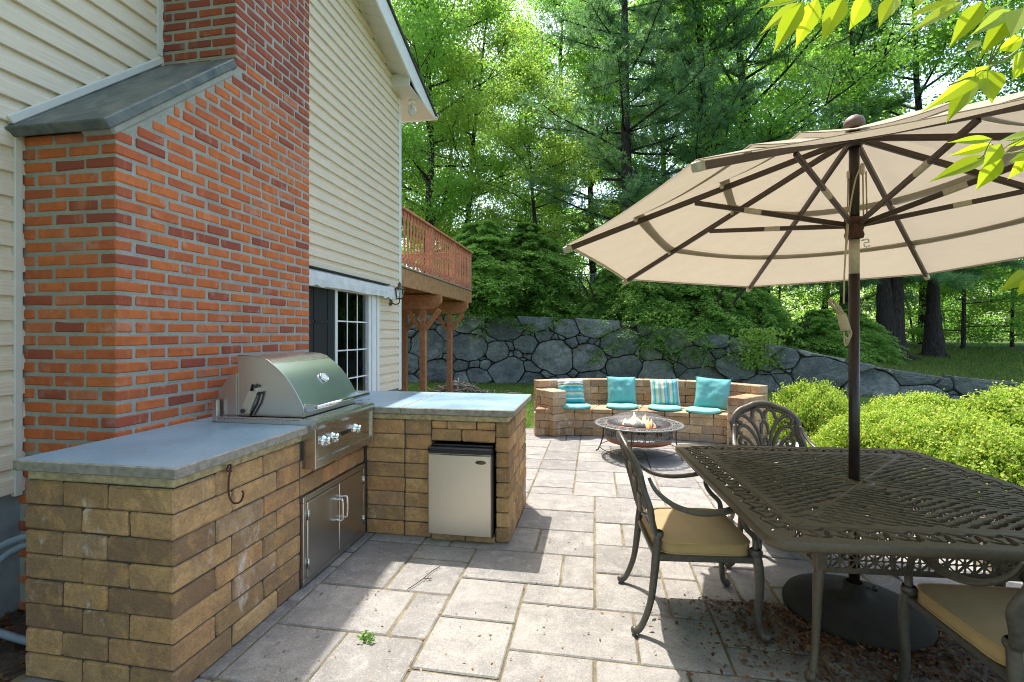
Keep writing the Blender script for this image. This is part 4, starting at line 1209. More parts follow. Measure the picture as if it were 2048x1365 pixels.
for i in range(60):
    a = r.uniform(0, 6.28); q = .2*math.sqrt(r.random()); f.ball((q*math.cos(a), q*math.sin(a), .325), r.uniform(.015, .035), 6, 4)
obj('embers', f, M_['ember'], fp)
fl_ = MB()
for (x, y, h, w, lean) in ((-.07, 0, .205, .05, .01), (.06, -.02, .195, .04, .02), (-.15, .03, .12, .034, -.01), (.13, .02, .12, .034, .02), (.0, .06, .15, .05, -.02), (.10, -.05, .14, .026, .0), (-.07, -.05, .15, .03, .015), (.19, .0, .075, .02, 0), (-.18, 0, .07, .02, 0)):
    m_ = 9; pts = []; rr = []
    for k in range(m_+1):
        t = k/m_; pts.append((x+lean*t+.014*math.sin(5*t+x*30)*t, y+.012*math.cos(4*t+x*20)*t, h*t)); rr.append(max(.0015, w*(math.sin(math.pi*min(1, .22+t*.78))**1.2)*(1-t*.35)))
    fl_.tube(pts, rr, 9)
obj('flames', fl_, M_['flame'], fp, (0, 0, .33))

# ------------------------------------------------------------------ dining table
TC = (1.375, 2.80, 0); TR = R(4)
tb = thing('patio_table', 'square cast metal patio table with pierced leaf pattern top under the umbrella', 'table', TC, TR)
HX, HY_, TZ = .775, .80, .72
def lens_field(us, vs, items):
    F_ = np.full((len(us), len(vs)), .05)
    for (cx, cy, an, L, W) in items:
        i0, i1 = np.searchsorted(us, [cx-L, cx+L]); j0, j1 = np.searchsorted(vs, [cy-L, cy+L])
        if i1 <= i0 or j1 <= j0: continue
        U, V = np.meshgrid(us[i0:i1], vs[j0:j1], indexing='ij'); c_, s_ = math.cos(an), math.sin(an)
        p = (U-cx)*c_+(V-cy)*s_; q = -(U-cx)*s_+(V-cy)*c_
        q = q-.18*p*p/L*2
        d = (np.abs(q)/W+(p/(L/2))**2-1)*W
        F_[i0:i1, j0:j1] = np.minimum(F_[i0:i1, j0:j1], d)
    return F_
def top_items():
    r_ = random.Random(31); it = []
    bi = .155                                        # border width
    # border: rows of tilted leaves
    for side in range(4):
        half, depth = (HX, HY_) if side % 2 == 0 else (HY_, HX)
        n = 27
        for k in range(n):
            u = -half+.07+(2*half-.14)*k/(n-1)
            for rowi, d in enumerate((.062, .098, .128)):
                a = R(28)*(1 if (k+rowi) % 2 else -1)+(R(90) if rowi == 1 else R(8)); off = (.014 if rowi == 1 else 0)
                p, q = u+off, depth-d
                if abs(p) > half-bi*.55: continue
                an = a if side % 2 == 0 else a
                if side == 0: it.append((p, -q, an+R(0), .072, .0115))
                elif side == 2: it.append((p, q, -an, .072, .0115))
                elif side == 1: it.append((q, p, an+R(90), .072, .0115))
                else: it.append((-q, p, -an+R(90), .072, .0115))
    # field: eight fans of long pointed slots, herringboned about the diagonals
    ix, iy = HX-bi-.015, HY_-bi-.015
    for i in range(-11, 12):
        for j in range(-28, 29):
            x = i*.080+(.040 if j % 2 else 0)+r_.uniform(-.007, .007); y = j*.0245+r_.uniform(-.003, .003)
            if abs(x) > ix-.035 or abs(y) > iy-.02: continue
            if math.hypot(x, y) < .085: continue
            ax, ay = abs(x)/ix, abs(y)/iy
            if abs(ax-ay)*min(ix, iy) < .020: continue
            sx, sy = (1 if x > 0 else -1), (1 if y > 0 else -1)
            an = sx*sy*(R(4)+R(8)*ay) if ax > ay else -sx*sy*R(16)
            it.append((x, y, an+r_.uniform(-.16, .16), r_.uniform(.058, .086), r_.uniform(.0098, .0128)))
    return it
def topfn(us, vs):
    F_ = lens_field(us, vs, top_items())
    U, V = np.meshgrid(us, vs, indexing='ij')
    q = np.maximum(np.abs(U)-(HX-.085), 0); w = np.maximum(np.abs(V)-(HY_-.085), 0)
    out = .083-np.hypot(q, w)
    hole = np.hypot(U, V)-.03
    return np.minimum(np.minimum(F_, out), hole)
f = MB(); cutplate(f, topfn, -HX-.003, HX+.003, -HY_-.003, HY_+.003, .0066, lambda u, v, s: (u, v, TZ-(.010 if s else 0)))
obj('tabletop', f, M_['cast'], tb)
def rrect(hx, hy, rad, n=6):
    o = []
    for cx, cy, a0 in ((hx-rad, hy-rad, 0), (-hx+rad, hy-rad, 90), (-hx+rad, -hy+rad, 180), (hx-rad, -hy+rad, 270)):
        for k in range(n+1): a = R(a0+90*k/n); o.append((cx+rad*math.cos(a), cy+rad*math.sin(a)))
    return o
f = MB(); pr = rrect(HX, HY_, .085); n = len(pr); prof = [(0.001, .0), (.004, -.004), (.004, -.03), (-.001, -.040), (-.022, -.040), (-.026, -.012)]
vs = []
for (x, y) in pr:
    d = Vector((x, y)); cx = max(-(HX-.085), min(HX-.085, x)); cy = max(-(HY_-.085), min(HY_-.085, y)); nn = Vector((x-cx, y-cy)); nn.normalize()
    for o_, z in prof: vs.append((x+nn.x*o_, y+nn.y*o_, TZ+z+.001))
m_ = len(prof); f.add(vs, [[i*m_+k, ((i+1) % n)*m_+k, ((i+1) % n)*m_+k+1, i*m_+k+1] for i in range(n) for k in range(m_-1)], .5, True)
obj('edge_rim', f, M_['cast'], tb)
f = MB()
for s_ in (-1, 1):
    f.tube([(s_*(HX-.155), -HY_+.155, TZ-.002), (s_*(HX-.155), HY_-.155, TZ-.002)], .005, 6); f.tube([(-HX+.155, s_*(HY_-.155), TZ-.002), (HX-.155, s_*(HY_-.155), TZ-.002)], .005, 6)
    f.tube([(-(HX-.155), -s_*(HY_-.155), TZ-.003), (HX-.155, s_*(HY_-.155), TZ-.003)], .005, 6)
f.lathe([(.031, .002), (.05, .004), (.062, .001), (.062, -.01)], (0, 0, TZ), 24)
obj('top_ribs', f, M_['cast'], tb)
AX, AY = .415, .425
def apfn(half):
    def fn(us, vs):
        U, V = np.meshgrid(us, vs, indexing='ij'); c_ = .0735; u = (U/c_-np.floor(U/c_))-.5; v = ((V-.455)/c_-np.floor((V-.455)/c_))-.5
        w = .042
        L = np.minimum.reduce([np.abs(u-v)/1.41, np.abs(u+v)/1.41, np.abs(u), np.abs(v)*1.2])
        L = np.minimum(L, np.minimum(.5-np.abs(u), .5-np.abs(v))*1.0)
        keep = w-L
        ring = .11-np.hypot(u, v)
        keep = np.maximum(keep, ring)
        keep = np.maximum(keep, np.maximum(.014-(V-.435), .016-(.68-V))*20)
        keep = np.maximum(keep, (.02-(half-np.abs(U)))*20)
        return keep
    return fn
for k in range(4):
    h_ = AX if k % 2 == 0 else AY; d_ = AY if k % 2 == 0 else AX; rot = Matrix.Rotation(k*math.pi/2, 3, 'Z')
    f = MB(); cutplate(f, apfn(h_), -h_, h_, .435, .68, .0065, lambda u, v, s: rot @ Vector((u, -d_+(.008 if s else 0), v))); obj('apron_panel', f, M_['cast'], tb)
for sx in (-1, 1):
    for sy in (-1, 1):
        f = MB(); x, y = sx*AX, sy*AY
        P = [(0, .695), (0, .60), (0, .48), (.012, .43), (.022, .36), (.03, .25), (.042, .12), (.062, .045), (.078, .02)]
        f.tube([(x+sx*o_, y+sy*o_, z) for o_, z in P], [.026, .025, .024, .023, .021, .018, .016, .016, .017], 8)
        f.ball((x+sx*.084, y+sy*.084, .024), .024, 10, 7); f.beam((x+sx*.004, y+sy*.004, .45), (x+sx*.004, y+sy*.004, .70), .046, .046, .005)
        obj('leg', f, M_['cast'], tb)

# ------------------------------------------------------------------ patio chairs
def sweep(f, pts, r, n=8, sub=5, flat=1.0, up=None): f.tube(crv(pts, sub), r if not isinstance(r, list) else list(np.interp(np.linspace(0, 1, (len(pts)-1)*sub+1), np.linspace(0, 1, len(r)), r)), n, flat=flat, up=up)
def make_chair(loc, rz, label):
    """seat faces local +Y"""
    t = thing('patio_chair', label, 'chair', loc, rz, 'cast metal chairs around the patio table'); m = M_['castg']
    for s_ in (-1, 1):
        f = MB(); sweep(f, [(s_*.245, .25, .43), (s_*.252, .262, .36), (s_*.256, .265, .25), (s_*.252, .258, .12), (s_*.256, .268, .045), (s_*.262, .285, .018)], [.023, .024, .021, .017, .016, .018], 10)
        f.ball((s_*.263, .292, .022), .022, 10, 6); f.lathe([(.026, -.012), (.030, 0), (.030, .012), (.024, .02)], (s_*.245, .25, .425), 12)
        obj('front_leg', f, m, t)
        f = MB(); sweep(f, [(s_*.235, -.215, .50), (s_*.238, -.225, .40), (s_*.242, -.235, .30), (s_*.246, -.255, .16), (s_*.25, -.295, .05), (s_*.252, -.325, .018)], [.02, .022, .02, .017, .016, .018], 10)
        f.ball((s_*.252, -.332, .022), .021, 10, 6); f.lathe([(.024, -.012), (.028, 0), (.028, .012), (.022, .02)], (s_*.235, -.215, .495), 12)
        obj('rear_leg', f, m, t)
    f = MB()
    f.box(-.245, .245, .235, .265, .375, .405, .006); f.box(-.235, .235, -.235, -.205, .365, .395, .006)
    for s_ in (-1, 1): f.beam((s_*.24, -.22, .385), (s_*.245, .25, .392), .028, .034, .006)
    for k in range(7): f.beam((-.21+.07*k, -.21, .388), (-.21+.07*k, .24, .394), .03, .008, .003)
    for s_ in (-1, 1): sweep(f, [(s_*.22, .25, .37), (s_*.12, .25, .345), (0, .25, .355)], .009, 6)
    obj('seat_frame', f, m, t)
    # back: plane leaning, B(u,v) v = height above seat rail
    def B(u, v, w=0): return (u, -.222-.115*(max(v-.46, 0)/.47)**1.15-.03*(1-(u/.28)**2)*(v > .5)+w, v)
    f = MB(); half = [(.236, .50), (.252, .56), (.268, .62), (.262, .66), (.243, .71), (.243, .765), (.247, .80), (.222, .845), (.178, .885), (.130, .905), (.095, .918), (.06, .932), (0, .940)]
    P = [B(-u, v) for u, v in half]+[B(u, v) for u, v in reversed(half[:-1])]
    f.tube(crv(P, 4), .024, 9, flat=.7, up=(0, 1, 0)); f.tube([(p.x*.90, p.y+.004, (p.z-.50)*.93+.50) for p in crv(P, 4)], .008, 7)
    f.beam(B(-.236, .525), B(.236, .525), .022, .026, .005)
    obj('back_frame', f, m, t)
    f = MB()
    for s_ in (-1, 1):
        q = lambda L: [B(s_*u, v, .002) for u, v in L]
        sweep(f, q([(.004, .815), (.012, .862), (.045, .892), (.078, .875), (.088, .835), (.1, .818), (.092, .806)]), [v*1.3 for v in [.010, .011, .012, .012, .011, .012, .010]])
        sweep(f, q([(.030, .575), (.038, .67), (.072, .765), (.125, .825), (.175, .848), (.205, .825), (.203, .795), (.183, .79), (.178, .803)]), [v*1.3 for v in [.012, .011, .011, .012, .013, .013, .012, .012, .009]])
        sweep(f, q([(.028, .70), (.022, .77), (.0, .805)]), [v*1.3 for v in [.009, .010, .010]])
        sweep(f, q([(.045, .575), (.062, .65), (.092, .71), (.135, .758), (.182, .765), (.207, .74), (.2, .71), (.178, .706)]), [v*1.3 for v in [.010, .010, .011, .012, .012, .012, .012, .009]])
        sweep(f, q([(.05, .55), (.09, .60), (.13, .655), (.172, .68), (.2, .655), (.192, .622), (.165, .615), (.152, .632), (.162, .645)]), [v*1.3 for v in [.010, .010, .011, .012, .012, .012, .011, .010, .008]])
        sweep(f, q([(.03, .545), (.012, .60), (.02, .645), (.0, .685)]), [v*1.3 for v in [.010, .010, .010, .006]])
        sweep(f, q([(.235, .60), (.19, .575), (.12, .555), (.08, .54)]), .009)
    obj('scrollwork', f, m, t)
    for s_ in (-1, 1):
        f = MB()
        sweep(f, [(s_*.245, -.262, .78), (s_*.262, -.225, .715), (s_*.285, -.14, .655), (s_*.30, -.03, .632), (s_*.298, .08, .642), (s_*.288, .17, .662), (s_*.28, .225, .66), (s_*.278, .25, .638), (s_*.278, .238, .618), (s_*.278, .225, .625)], [.012, .016, .019, .020, .021, .021, .019, .016, .013, .010], 9, 5, .62, (0, 0, 1))
        sweep(f, [(s_*.283, .185, .652), (s_*.284, .175, .60), (s_*.272, .20, .55), (s_*.25, .245, .50), (s_*.245, .25, .43)], [.013, .012, .013, .014, .017], 8)
        obj('armrest', f, m, t)
    f = MB(); n = 14
    def cush(z0, z1, sc, puff, mi):
        pr = rrect(.245*sc, .228*sc, .075, 5); N = len(pr); vs = []; rings = [(1, z0), (1.012, z0+.006), (1.014, (z0+z1)/2), (1.012, z1-.006), (.985, z1), (.8, z1+puff*.6), (.5, z1+puff), (.2, z1+puff)]
        for q, z in rings:
            for x, y in pr: vs.append((x*q, y*q+.014, z+(.003*mnoise.noise((x*14, y*14, z)) if q < .95 else 0)))
        vs.append((0, .014, z1+puff)); fs = [[a*N+k, a*N+(k+1) % N, (a+1)*N+(k+1) % N, (a+1)*N+k] for a in range(len(rings)-1) for k in range(N)]
        fs += [[(len(rings)-1)*N+k, (len(rings)-1)*N+(k+1) % N, len(vs)-1] for k in range(N)]
        nb = 4*N
        f.add(vs, fs[:nb], .5, True, 0); f.add(vs, fs[nb:], .5, True, 1)
        for z in (z0+.004, z1-.003): f.tube([(x*1.014, y*1.014+.014, z) for x, y in pr], .0042, 5, closed=True)
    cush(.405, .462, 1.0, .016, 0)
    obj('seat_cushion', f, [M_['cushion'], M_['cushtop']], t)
    return t
ch = make_chair((.505, 2.745, 0), R(-90+5), 'metal armchair with tan cushion seen from the side, left of the table')
dup(ch, (1.345, 3.79, 0), R(180+3), 'metal armchair whose scrolled back faces the camera across the table by the shrubs')
dup(ch, (1.555, 2.03, 0), R(3), 'nearest metal armchair with tan cushion, cut by the bottom right corner of the photo')
dup(ch, (2.26, 2.52, 0), R(90+4), 'metal armchair at the far right edge, only a sliver beyond the table leg showing')

# ------------------------------------------------------------------ umbrella
UB = Vector((1.37, 2.85, 0))
ub = thing('umbrella_base', 'dark round weathered umbrella base on the pavers under the table', 'umbrella base', UB)
f = MB(); f.lathe([(.335, 0), (.338, .03), (.325, .055), (.27, .075), (.12, .095), (.07, .10), (.055, .12), (.048, .17), (.036, .172)], n=48); obj('plate', f, M_['ubase'], ub)
f = MB(); f.tube([(.05, 0, .145), (.09, -.01, .145)], .006, 6); f.ball((.095, -.01, .145), .016, 8, 5, (1, .5, 1)); obj('clamp_knob', f, M_['blackp'], ub)
um = thing('patio_umbrella', 'large beige octagonal market umbrella with brown ribs standing through the table', 'umbrella', UB)
HUBZ = 2.535; NR = 8; A0 = R(2.9); RR = 1.54
def tip(k):
    a = A0+k*math.pi/4; c_, s_ = math.cos(a), math.sin(a)
    return Vector((RR*c_, RR*s_, 2.011+.013*c_-.114*s_))
APEX = Vector((0, 0, 2.60))
f = MB(); f.tube([(0, 0, .13), (0, 0, 1.82)], .0255, 18); f.tube([(0, 0, 2.0), (0, 0, 2.60)], .0245, 18); obj('pole', f, M_['castb'], um)
f = MB(); f.tube([(0, 0, 1.82), (0, 0, 2.002)], .0247, 18); obj('pole_sleeve', f, M_['ribtape'], um)
f = MB(); f.lathe([(.026, 2.01), (.042, 2.012), (.046, 2.03), (.04, 2.05), (.045, 2.07), (.05, 2.09), (.045, 2.12), (.027, 2.125)], n=20); obj('runner_collar', f, M_['rust'], um)
f = MB(); f.lathe([(.03, 2.50), (.05, 2.515), (.055, 2.545), (.03, 2.56)], n=20); obj('hub', f, M_['rib'], um)
f = MB(); f.lathe([(.03, 2.60), (.050, 2.615), (.049, 2.635), (.04, 2.655), (.02, 2.668), (.001, 2.67)], n=20); obj('finial', f, simple('finial_wood', (.16, .095, .072), .55), um)
def rib_pt(k, t):
    h_ = Vector((.045*math.cos(A0+k*math.pi/4), .045*math.sin(A0+k*math.pi/4), HUBZ)); return h_.lerp(tip(k)-Vector((0, 0, .022)), t)
for k in range(NR):
    f = MB(); a, c = rib_pt(k, 0), rib_pt(k, .985); f.beam(a, c, .022, .030, .003); rb = obj('rib', f, M_['rib'], um)
    f = MB(); f.beam(rib_pt(k, .975), rib_pt(k, 1.008), .027, .034, .004); obj('rib_cap', f, M_['ribtape'], rb)
    for t in (.42, .73):
        p = rib_pt(k, t); f = MB(); f.ball(p+Vector((.012*math.sin(k), .012*math.cos(k), .008)), .014, 8, 5); obj('rib_clip', f, M_['ribtape'], rb)
for k, t in ((0, .52), (7, .50), (6, .50), (5, .47), (4, .52), (3, .52)):
    d = Vector((math.cos(A0+k*math.pi/4), math.sin(A0+k*math.pi/4), 0)); a = d*.045+Vector((0, 0, 2.085)); c = rib_pt(k, t)-Vector((0, 0, .018))
    f = MB(); f.beam(a, c, .019, .026, .003); st = obj('strut', f, M_['rib'], um)
    q = .42 if k % 2 else .55
    f = MB(); f.beam(a.lerp(c, q), a.lerp(c, q+.12), .0205, .0275, .003); obj('strut_sleeve', f, M_['ribtape'], st)
hems = MB()
for ti, (t0, t1, lift) in enumerate(((.0, .455, .030), (.415, .755, .016), (.715, 1.0, .0))):
    f = MB(); n = 10; m_ = 8
    for k in range(NR):
        p, q = tip(k), tip((k+1) % NR); vs = []
        for i in range(n+1):
            t = t0+(t1-t0)*i/n
            for j in range(m_+1):
                s_ = j/m_; e = p.lerp(q, s_)
                P_ = APEX.lerp(e, t); sag = 4*s_*(1-s_)
                P_ = P_+Vector((0, 0, lift*(t-t0)/(t1-t0)+.004-(.07 if k == 5 else .03)*sag*t*(1-t**5)-.006*sag*t))
                if ti == 2 or t1 < 1: 
                    P_ = P_*1.0
                if i == n: P_ = P_+Vector((-e.x, -e.y, 0)).normalized()*(.022*sag if ti == 2 else .01*sag)
                vs.append(P_)
        f.add(vs, [[i*(m_+1)+j, i*(m_+1)+j+1, (i+1)*(m_+1)+j+1, (i+1)*(m_+1)+j] for i in range(n) for j in range(m_)], .5, True)
        edge = vs[-(m_+1):]; W = .032 if ti < 2 else .016
        inner = [v+(Vector((0, 0, v.z))-v).normalized()*W+Vector((0, 0, .007+(W*.33))) for v in edge]
        hems.add([v-Vector((0, 0, .004)) for v in edge]+[v-Vector((0, 0, .008)) for v in inner], [[j, j+1, m_+2+j, m_+1+j] for j in range(m_)], .5)
    obj('canopy_tier', f, M_['canopy'], um)
obj('canopy_hem', hems, M_['hem'], um)
f = MB()
for dx, dy in ((-.036, -.006), (.03, -.03), (.05, -.024)): f.tube([(dx, dy, 2.12), (dx*.9, dy, 2.36)], .0035, 6)
f.tube(crv([(.012, -.034, 2.38), (-.02, -.05, 2.30), (-.045, -.05, 2.15), (-.055, -.045, 2.0), (-.065, -.04, 1.85), (-.07, -.04, 1.66)]), .0038, 6)
f.tube(crv([(-.05, -.036, 2.15), (-.056, -.036, 2.0), (-.062, -.034, 1.85), (-.066, -.034, 1.66)]), .0036, 6)
for k in range(8):
    w = .004*k; a = k*.8; f.tube(crv([(-.066, -.04, 1.60), (-.088-w*.6, -.04+.006*math.sin(a), 1.645), (-.118-w*.5, -.04+.012*math.cos(a), 1.672+.002*k), (-.125-w*.3, -.04+.012*math.cos(a), 1.655), (-.085+w*.5, -.04, 1.60), (-.055+w*.3, -.04+.01*math.sin(a), 1.54), (-.043+w*.4, -.04, 1.47+.004*k), (-.062+w*.3, -.04+.008*math.sin(a), 1.435+.006*k), (-.068, -.04, 1.50), (-.072, -.04, 1.58)], 5), .0036, 5, closed=False)
obj('pull_rope', f, M_['rope'], um)
f = MB(); f.tube([(-.082, -.04, 1.605), (-.072, -.04, 1.57), (-.062, -.04, 1.53), (-.06, -.04, 1.515)], [.021, .023, .024, .022], 12); obj('rope_wrap', f, M_['rope'], um)
f = MB(); f.box(.012, .03, -.045, -.03, 2.34, 2.40, .004); f.box(-.042, -.028, -.02, -.006, 2.33, 2.37, .004); obj('pulley', f, M_['ribtape'], um)
f = MB(); f.tube(crv([(.025, -.02, 1.995), (.05, -.03, 2.0), (.055, -.03, 1.985), (.035, -.03, 1.98), (.04, -.03, 1.96), (.06, -.03, 1.965)], 5), .004, 6); obj('rope_hook', f, M_['chrome'], um)
# ------------------------------------------------------------------ vegetation
cY, sY = math.cos(YAW), math.sin(YAW)
def at(px, d):
    xc = (px-1024)/960.0
    return d*(xc*cY-sY), d*(xc*sY+cY)
def leafmesh(name, C, D, N, L, W, var, fold=0.0):
    """diamond leaves: centre C, axis D, normal N (arrays)"""
    D = D/np.linalg.norm(D, axis=1, keepdims=True); N = N-D*(N*D).sum(1, keepdims=True); N = N/(np.linalg.norm(N, axis=1, keepdims=True)+1e-9)
    B = np.cross(N, D); L = np.asarray(L).reshape(-1, 1)*np.ones((len(C), 1)); W = np.asarray(W).reshape(-1, 1)*np.ones((len(C), 1))
    V = np.stack([C-D*L/2, C+B*W/2-D*L*.05+N*W*fold, C+D*L/2, C-B*W/2-D*L*.05+N*W*fold], 1).reshape(-1, 3)
    n = len(C); me = bpy.data.meshes.new(name)
    me.vertices.add(4*n); me.vertices.foreach_set('co', V.astype(np.float32).ravel())
    me.loops.add(4*n); me.loops.foreach_set('vertex_index', np.arange(4*n, dtype=np.int32))
    me.polygons.add(n); me.polygons.foreach_set('loop_start', np.arange(0, 4*n, 4, dtype=np.int32))
    at_ = me.attributes.new('var', 'FLOAT', 'FACE'); at_.data.foreach_set('value', np.asarray(var, dtype=np.float32))
    me.update(calc_edges=True); return me
def unit(n, g):
    v = g.normal(size=(n, 3)); return v/np.linalg.norm(v, axis=1, keepdims=True)

def broadleaf(seed, H, cb, spread, nclu, per, leaf, rad, trunk_r, lean=0.03, up=.55):
    """returns trunk mesh, crown mesh (local, base at origin)"""
    g = np.random.default_rng(seed); r = random.Random(seed); w = MB(); tips = []
    # trunk
    P = [Vector((0, 0, -.3))]; n = 9; d = Vector((r.uniform(-lean, lean), r.uniform(-lean, lean), 1))
    for i in range(n):
        d = (d+Vector((r.uniform(-.06, .06), r.uniform(-.06, .06), 0))).normalized(); P.append(P[-1]+d*(H*.93/n))
    w.tube(P, [trunk_r*1.35]+[trunk_r*(1-.88*i/n)+.012 for i in range(1, n+1)], 9)
    def tp(t):
        k = t*n; i = min(int(k), n-1); return P[i].lerp(P[i+1], k-i)
    nb = int(14+H*1.1)
    for b in range(nb):
        t = cb+(1-cb)*(b+r.random())/nb; o = tp(t); a = b*2.4+r.uniform(-.4, .4)
        prof = math.sin(math.pi*min(1, .18+.82*(t-cb)/(1-cb)))**.7
        Lb = spread*prof*r.uniform(.65, 1.1)
        d = Vector((math.cos(a), math.sin(a), up*r.uniform(.5, 1.3))).normalized(); pts = [o]; m_ = 5
        for q in range(m_):
            d = (d+Vector((r.uniform(-.2, .2), r.uniform(-.2, .2), r.uniform(-.12, .12)))).normalized(); pts.append(pts[-1]+d*Lb/m_)
        br = trunk_r*.33*(1-t*.6)
        w.tube(pts, [br*(1-.85*q/m_)+.006 for q in range(m_+1)], 6)
        for q in range(2, m_+1):
            tips.append(pts[q])
            for _ in range(2):
                d2 = (d+Vector((r.uniform(-1, 1), r.uniform(-1, 1), r.uniform(-.5, .6)))).normalized(); l2 = Lb*r.uniform(.18, .42); e = pts[q]+d2*l2
                w.tube([pts[q], pts[q].lerp(e, .5)+Vector((0, 0, .04)), e], [br*.3+.004, br*.2+.003, .004], 5); tips += [e, pts[q].lerp(e, .55)]
    tips = np.array([tuple(p) for p in tips]); idx = g.integers(0, len(tips), nclu)
    cc = tips[idx]+g.normal(size=(nclu, 3))*np.array([.30, .30, .22])*spread*.22
    k = np.repeat(np.arange(nclu), per); N_ = len(k); sz = g.uniform(.5, 1.35, nclu)
    off = unit(N_, g)*(g.random((N_, 1))**.5)*rad*sz[k][:, None]*np.array([1.25, 1.25, .62])
    C = cc[k]+off
    D = unit(N_, g)+np.array([0, 0, -.5]); Nn = unit(N_, g)*.8+np.array([0, -.25, .5])
    var = np.clip(g.random(nclu)[k]*.6+g.random(N_)*.4, 0, 1)
    L = leaf*g.uniform(.65, 1.3, N_)
    return w.mesh('trunk'), leafmesh('crown', C, D, Nn, L, L*.62, var, .12)

def pine(seed, H, cb, spread, trunk_r, tufts):
    g = np.random.default_rng(seed); r = random.Random(seed); w = MB(); S = []
    P = [Vector((0, 0, -.3))]; n = 8; d = Vector((r.uniform(-.03, .03), r.uniform(-.03, .03), 1))
    for i in range(n):
        d = (d+Vector((r.uniform(-.03, .03), r.uniform(-.03, .03), 0))).normalized(); P.append(P[-1]+d*(H/n))
    w.tube(P, [trunk_r*1.3]+[trunk_r*(1-.9*i/n)+.01 for i in range(1, n+1)], 10)
    z = cb*H; k = 0
    while z < H*.97:
        t = z/H; o = P[min(int(t*n), n-1)].lerp(P[min(int(t*n)+1, n)], t*n-int(t*n))
        for b in range(r.choice((3, 4, 4, 5))):
            a = k*1.1+b*6.283/4+r.uniform(-.5, .5); Lb = spread*(1.08-t)**.65*r.uniform(.5, 1.1)
            d = Vector((math.cos(a), math.sin(a), r.uniform(-.12, .12))); pts = [o]; m_ = 6
            for q in range(m_):
                d = (d+Vector((r.uniform(-.14, .14), r.uniform(-.14, .14), .05+r.uniform(-.06, .06)))).normalized(); pts.append(pts[-1]+d*Lb/m_)
            br = .02+.05*(1-t)*Lb/spread; w.tube(pts, [br*(1-.8*q/m_)+.005 for q in range(m_+1)], 6)
            for q in range(2, m_+1):
                for sg in (-1, 1):
                    sd_ = Vector((-d.y, d.x, 0))*sg; e = pts[q]+(sd_*r.uniform(.5, 1)+d*r.uniform(.3, .9)+Vector((0, 0, r.uniform(-.05, .22)))).normalized()*Lb*r.uniform(.16, .34)
                    w.tube([pts[q], e], [.012, .005], 4); S.append((pts[q], e))
                S.append((pts[q-1], pts[q]))
        z += H*r.uniform(.032, .055); k += 1
    S0 = np.array([tuple(a) for a, b in S]); S1 = np.array([tuple(b) for a, b in S]); idx = g.integers(0, len(S), tufts); t = g.random((tufts, 1))**.6
    T = S0[idx]*(1-t)+S1[idx]*t+g.normal(size=(tufts, 3))*np.array([.10, .10, .06]); ax = S1[idx]-S0[idx]; ax /= np.linalg.norm(ax, axis=1, keepdims=True)+1e-6
    per = 13; kk = np.repeat(np.arange(tufts), per); N_ = len(kk)
    D = ax[kk]*.7+unit(N_, g)+np.array([0, 0, .25]); D /= np.linalg.norm(D, axis=1, keepdims=True); L = g.uniform(.12, .21, N_)
    C = T[kk]+D*L[:, None]*.5
    var = np.clip(g.random(tufts)[kk]*.6+g.random(N_)*.4, 0, 1)
    return w.mesh('trunk'), leafmesh('crown', C, D, unit(N_, g)+np.array([0, 0, .4]), L, .017, var)

def hemlock(seed, H, spread, nfr, leaf=.05, droop=.25, taper=.6):
    """bushy conifer: layered drooping sprays"""
    g = np.random.default_rng(seed); r = random.Random(seed); w = MB(); A = []; 
    for st in range(3):
        x, y = r.uniform(-.3, .3)*spread*.5, r.uniform(-.2, .2)*spread*.4
        P = [Vector((x*q, y*q, -.2+H*.95*q/5)) for q in range(6)]; w.tube(P, [.07*(1-.15*q) for q in range(6)], 7)
    for i in range(nfr):
        t = r.random()**.85; z = H*(.03+.95*t); a = r.uniform(0, 6.283); Lb = spread*(1.0-taper*t**2.2)*math.sin(math.pi*min(1, .32+.6*t))*r.uniform(.6, 1.05)
        o = Vector((r.uniform(-.2, .2)*spread*.4, r.uniform(-.2, .2)*spread*.3, z)); d = Vector((math.cos(a), math.sin(a), r.uniform(.0, .3))); pts = [o]
        for q in range(6):
            d = (d+Vector((0, 0, -droop*.4))+Vector((r.uniform(-.1, .1), r.uniform(-.1, .1), 0))).normalized(); pts.append(pts[-1]+d*Lb/6)
        if i % 4 == 0: w.tube(pts, [.018, .015, .012, .01, .008, .006, .004], 4)
        for q in range(1, 7):
            f_ = 1-.55*abs(q-3.2)/3.2
            for sg in (-1, 1):
                for _ in range(2):
                    sd_ = Vector((-d.y, d.x, 0)).normalized()*sg; b0 = pts[q-1].lerp(pts[q], r.random()); e = b0+(sd_+d*r.uniform(.3, .9)+Vector((0, 0, -.12+r.uniform(-.1, .1)))).normalized()*Lb*.26*f_*r.uniform(.6, 1.1)
                    A.append((tuple(b0), tuple(e)))
            A.append((tuple(pts[q-1]), tuple(pts[q])))
    A = np.array(A); per = 11; n = len(A); k = np.repeat(np.arange(n), per); t = g.random((len(k), 1)); S0, S1 = A[:, 0], A[:, 1]
    ax = S1-S0; ax /= np.linalg.norm(ax, axis=1, keepdims=True)+1e-6
    C = S0[k]*(1-t)+S1[k]*t+g.normal(size=(len(k), 3))*.018; up_ = np.array([0, 0, 1.]); sd_ = np.cross(ax[k], up_)*np.where(g.random((len(k), 1)) < .5, -1, 1)
    D = ax[k]*.6+sd_*.7+g.normal(size=(len(k), 3))*.25; L = leaf*g.uniform(.7, 1.5, len(k))
    N_ = np.array([0, 0, 1.])+g.normal(size=(len(k), 3))*.4
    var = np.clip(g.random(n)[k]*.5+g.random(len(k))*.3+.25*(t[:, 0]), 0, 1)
    return w.mesh('trunk'), leafmesh('crown', C+D*L[:, None]*.3, D, N_, L, L*.36, var)

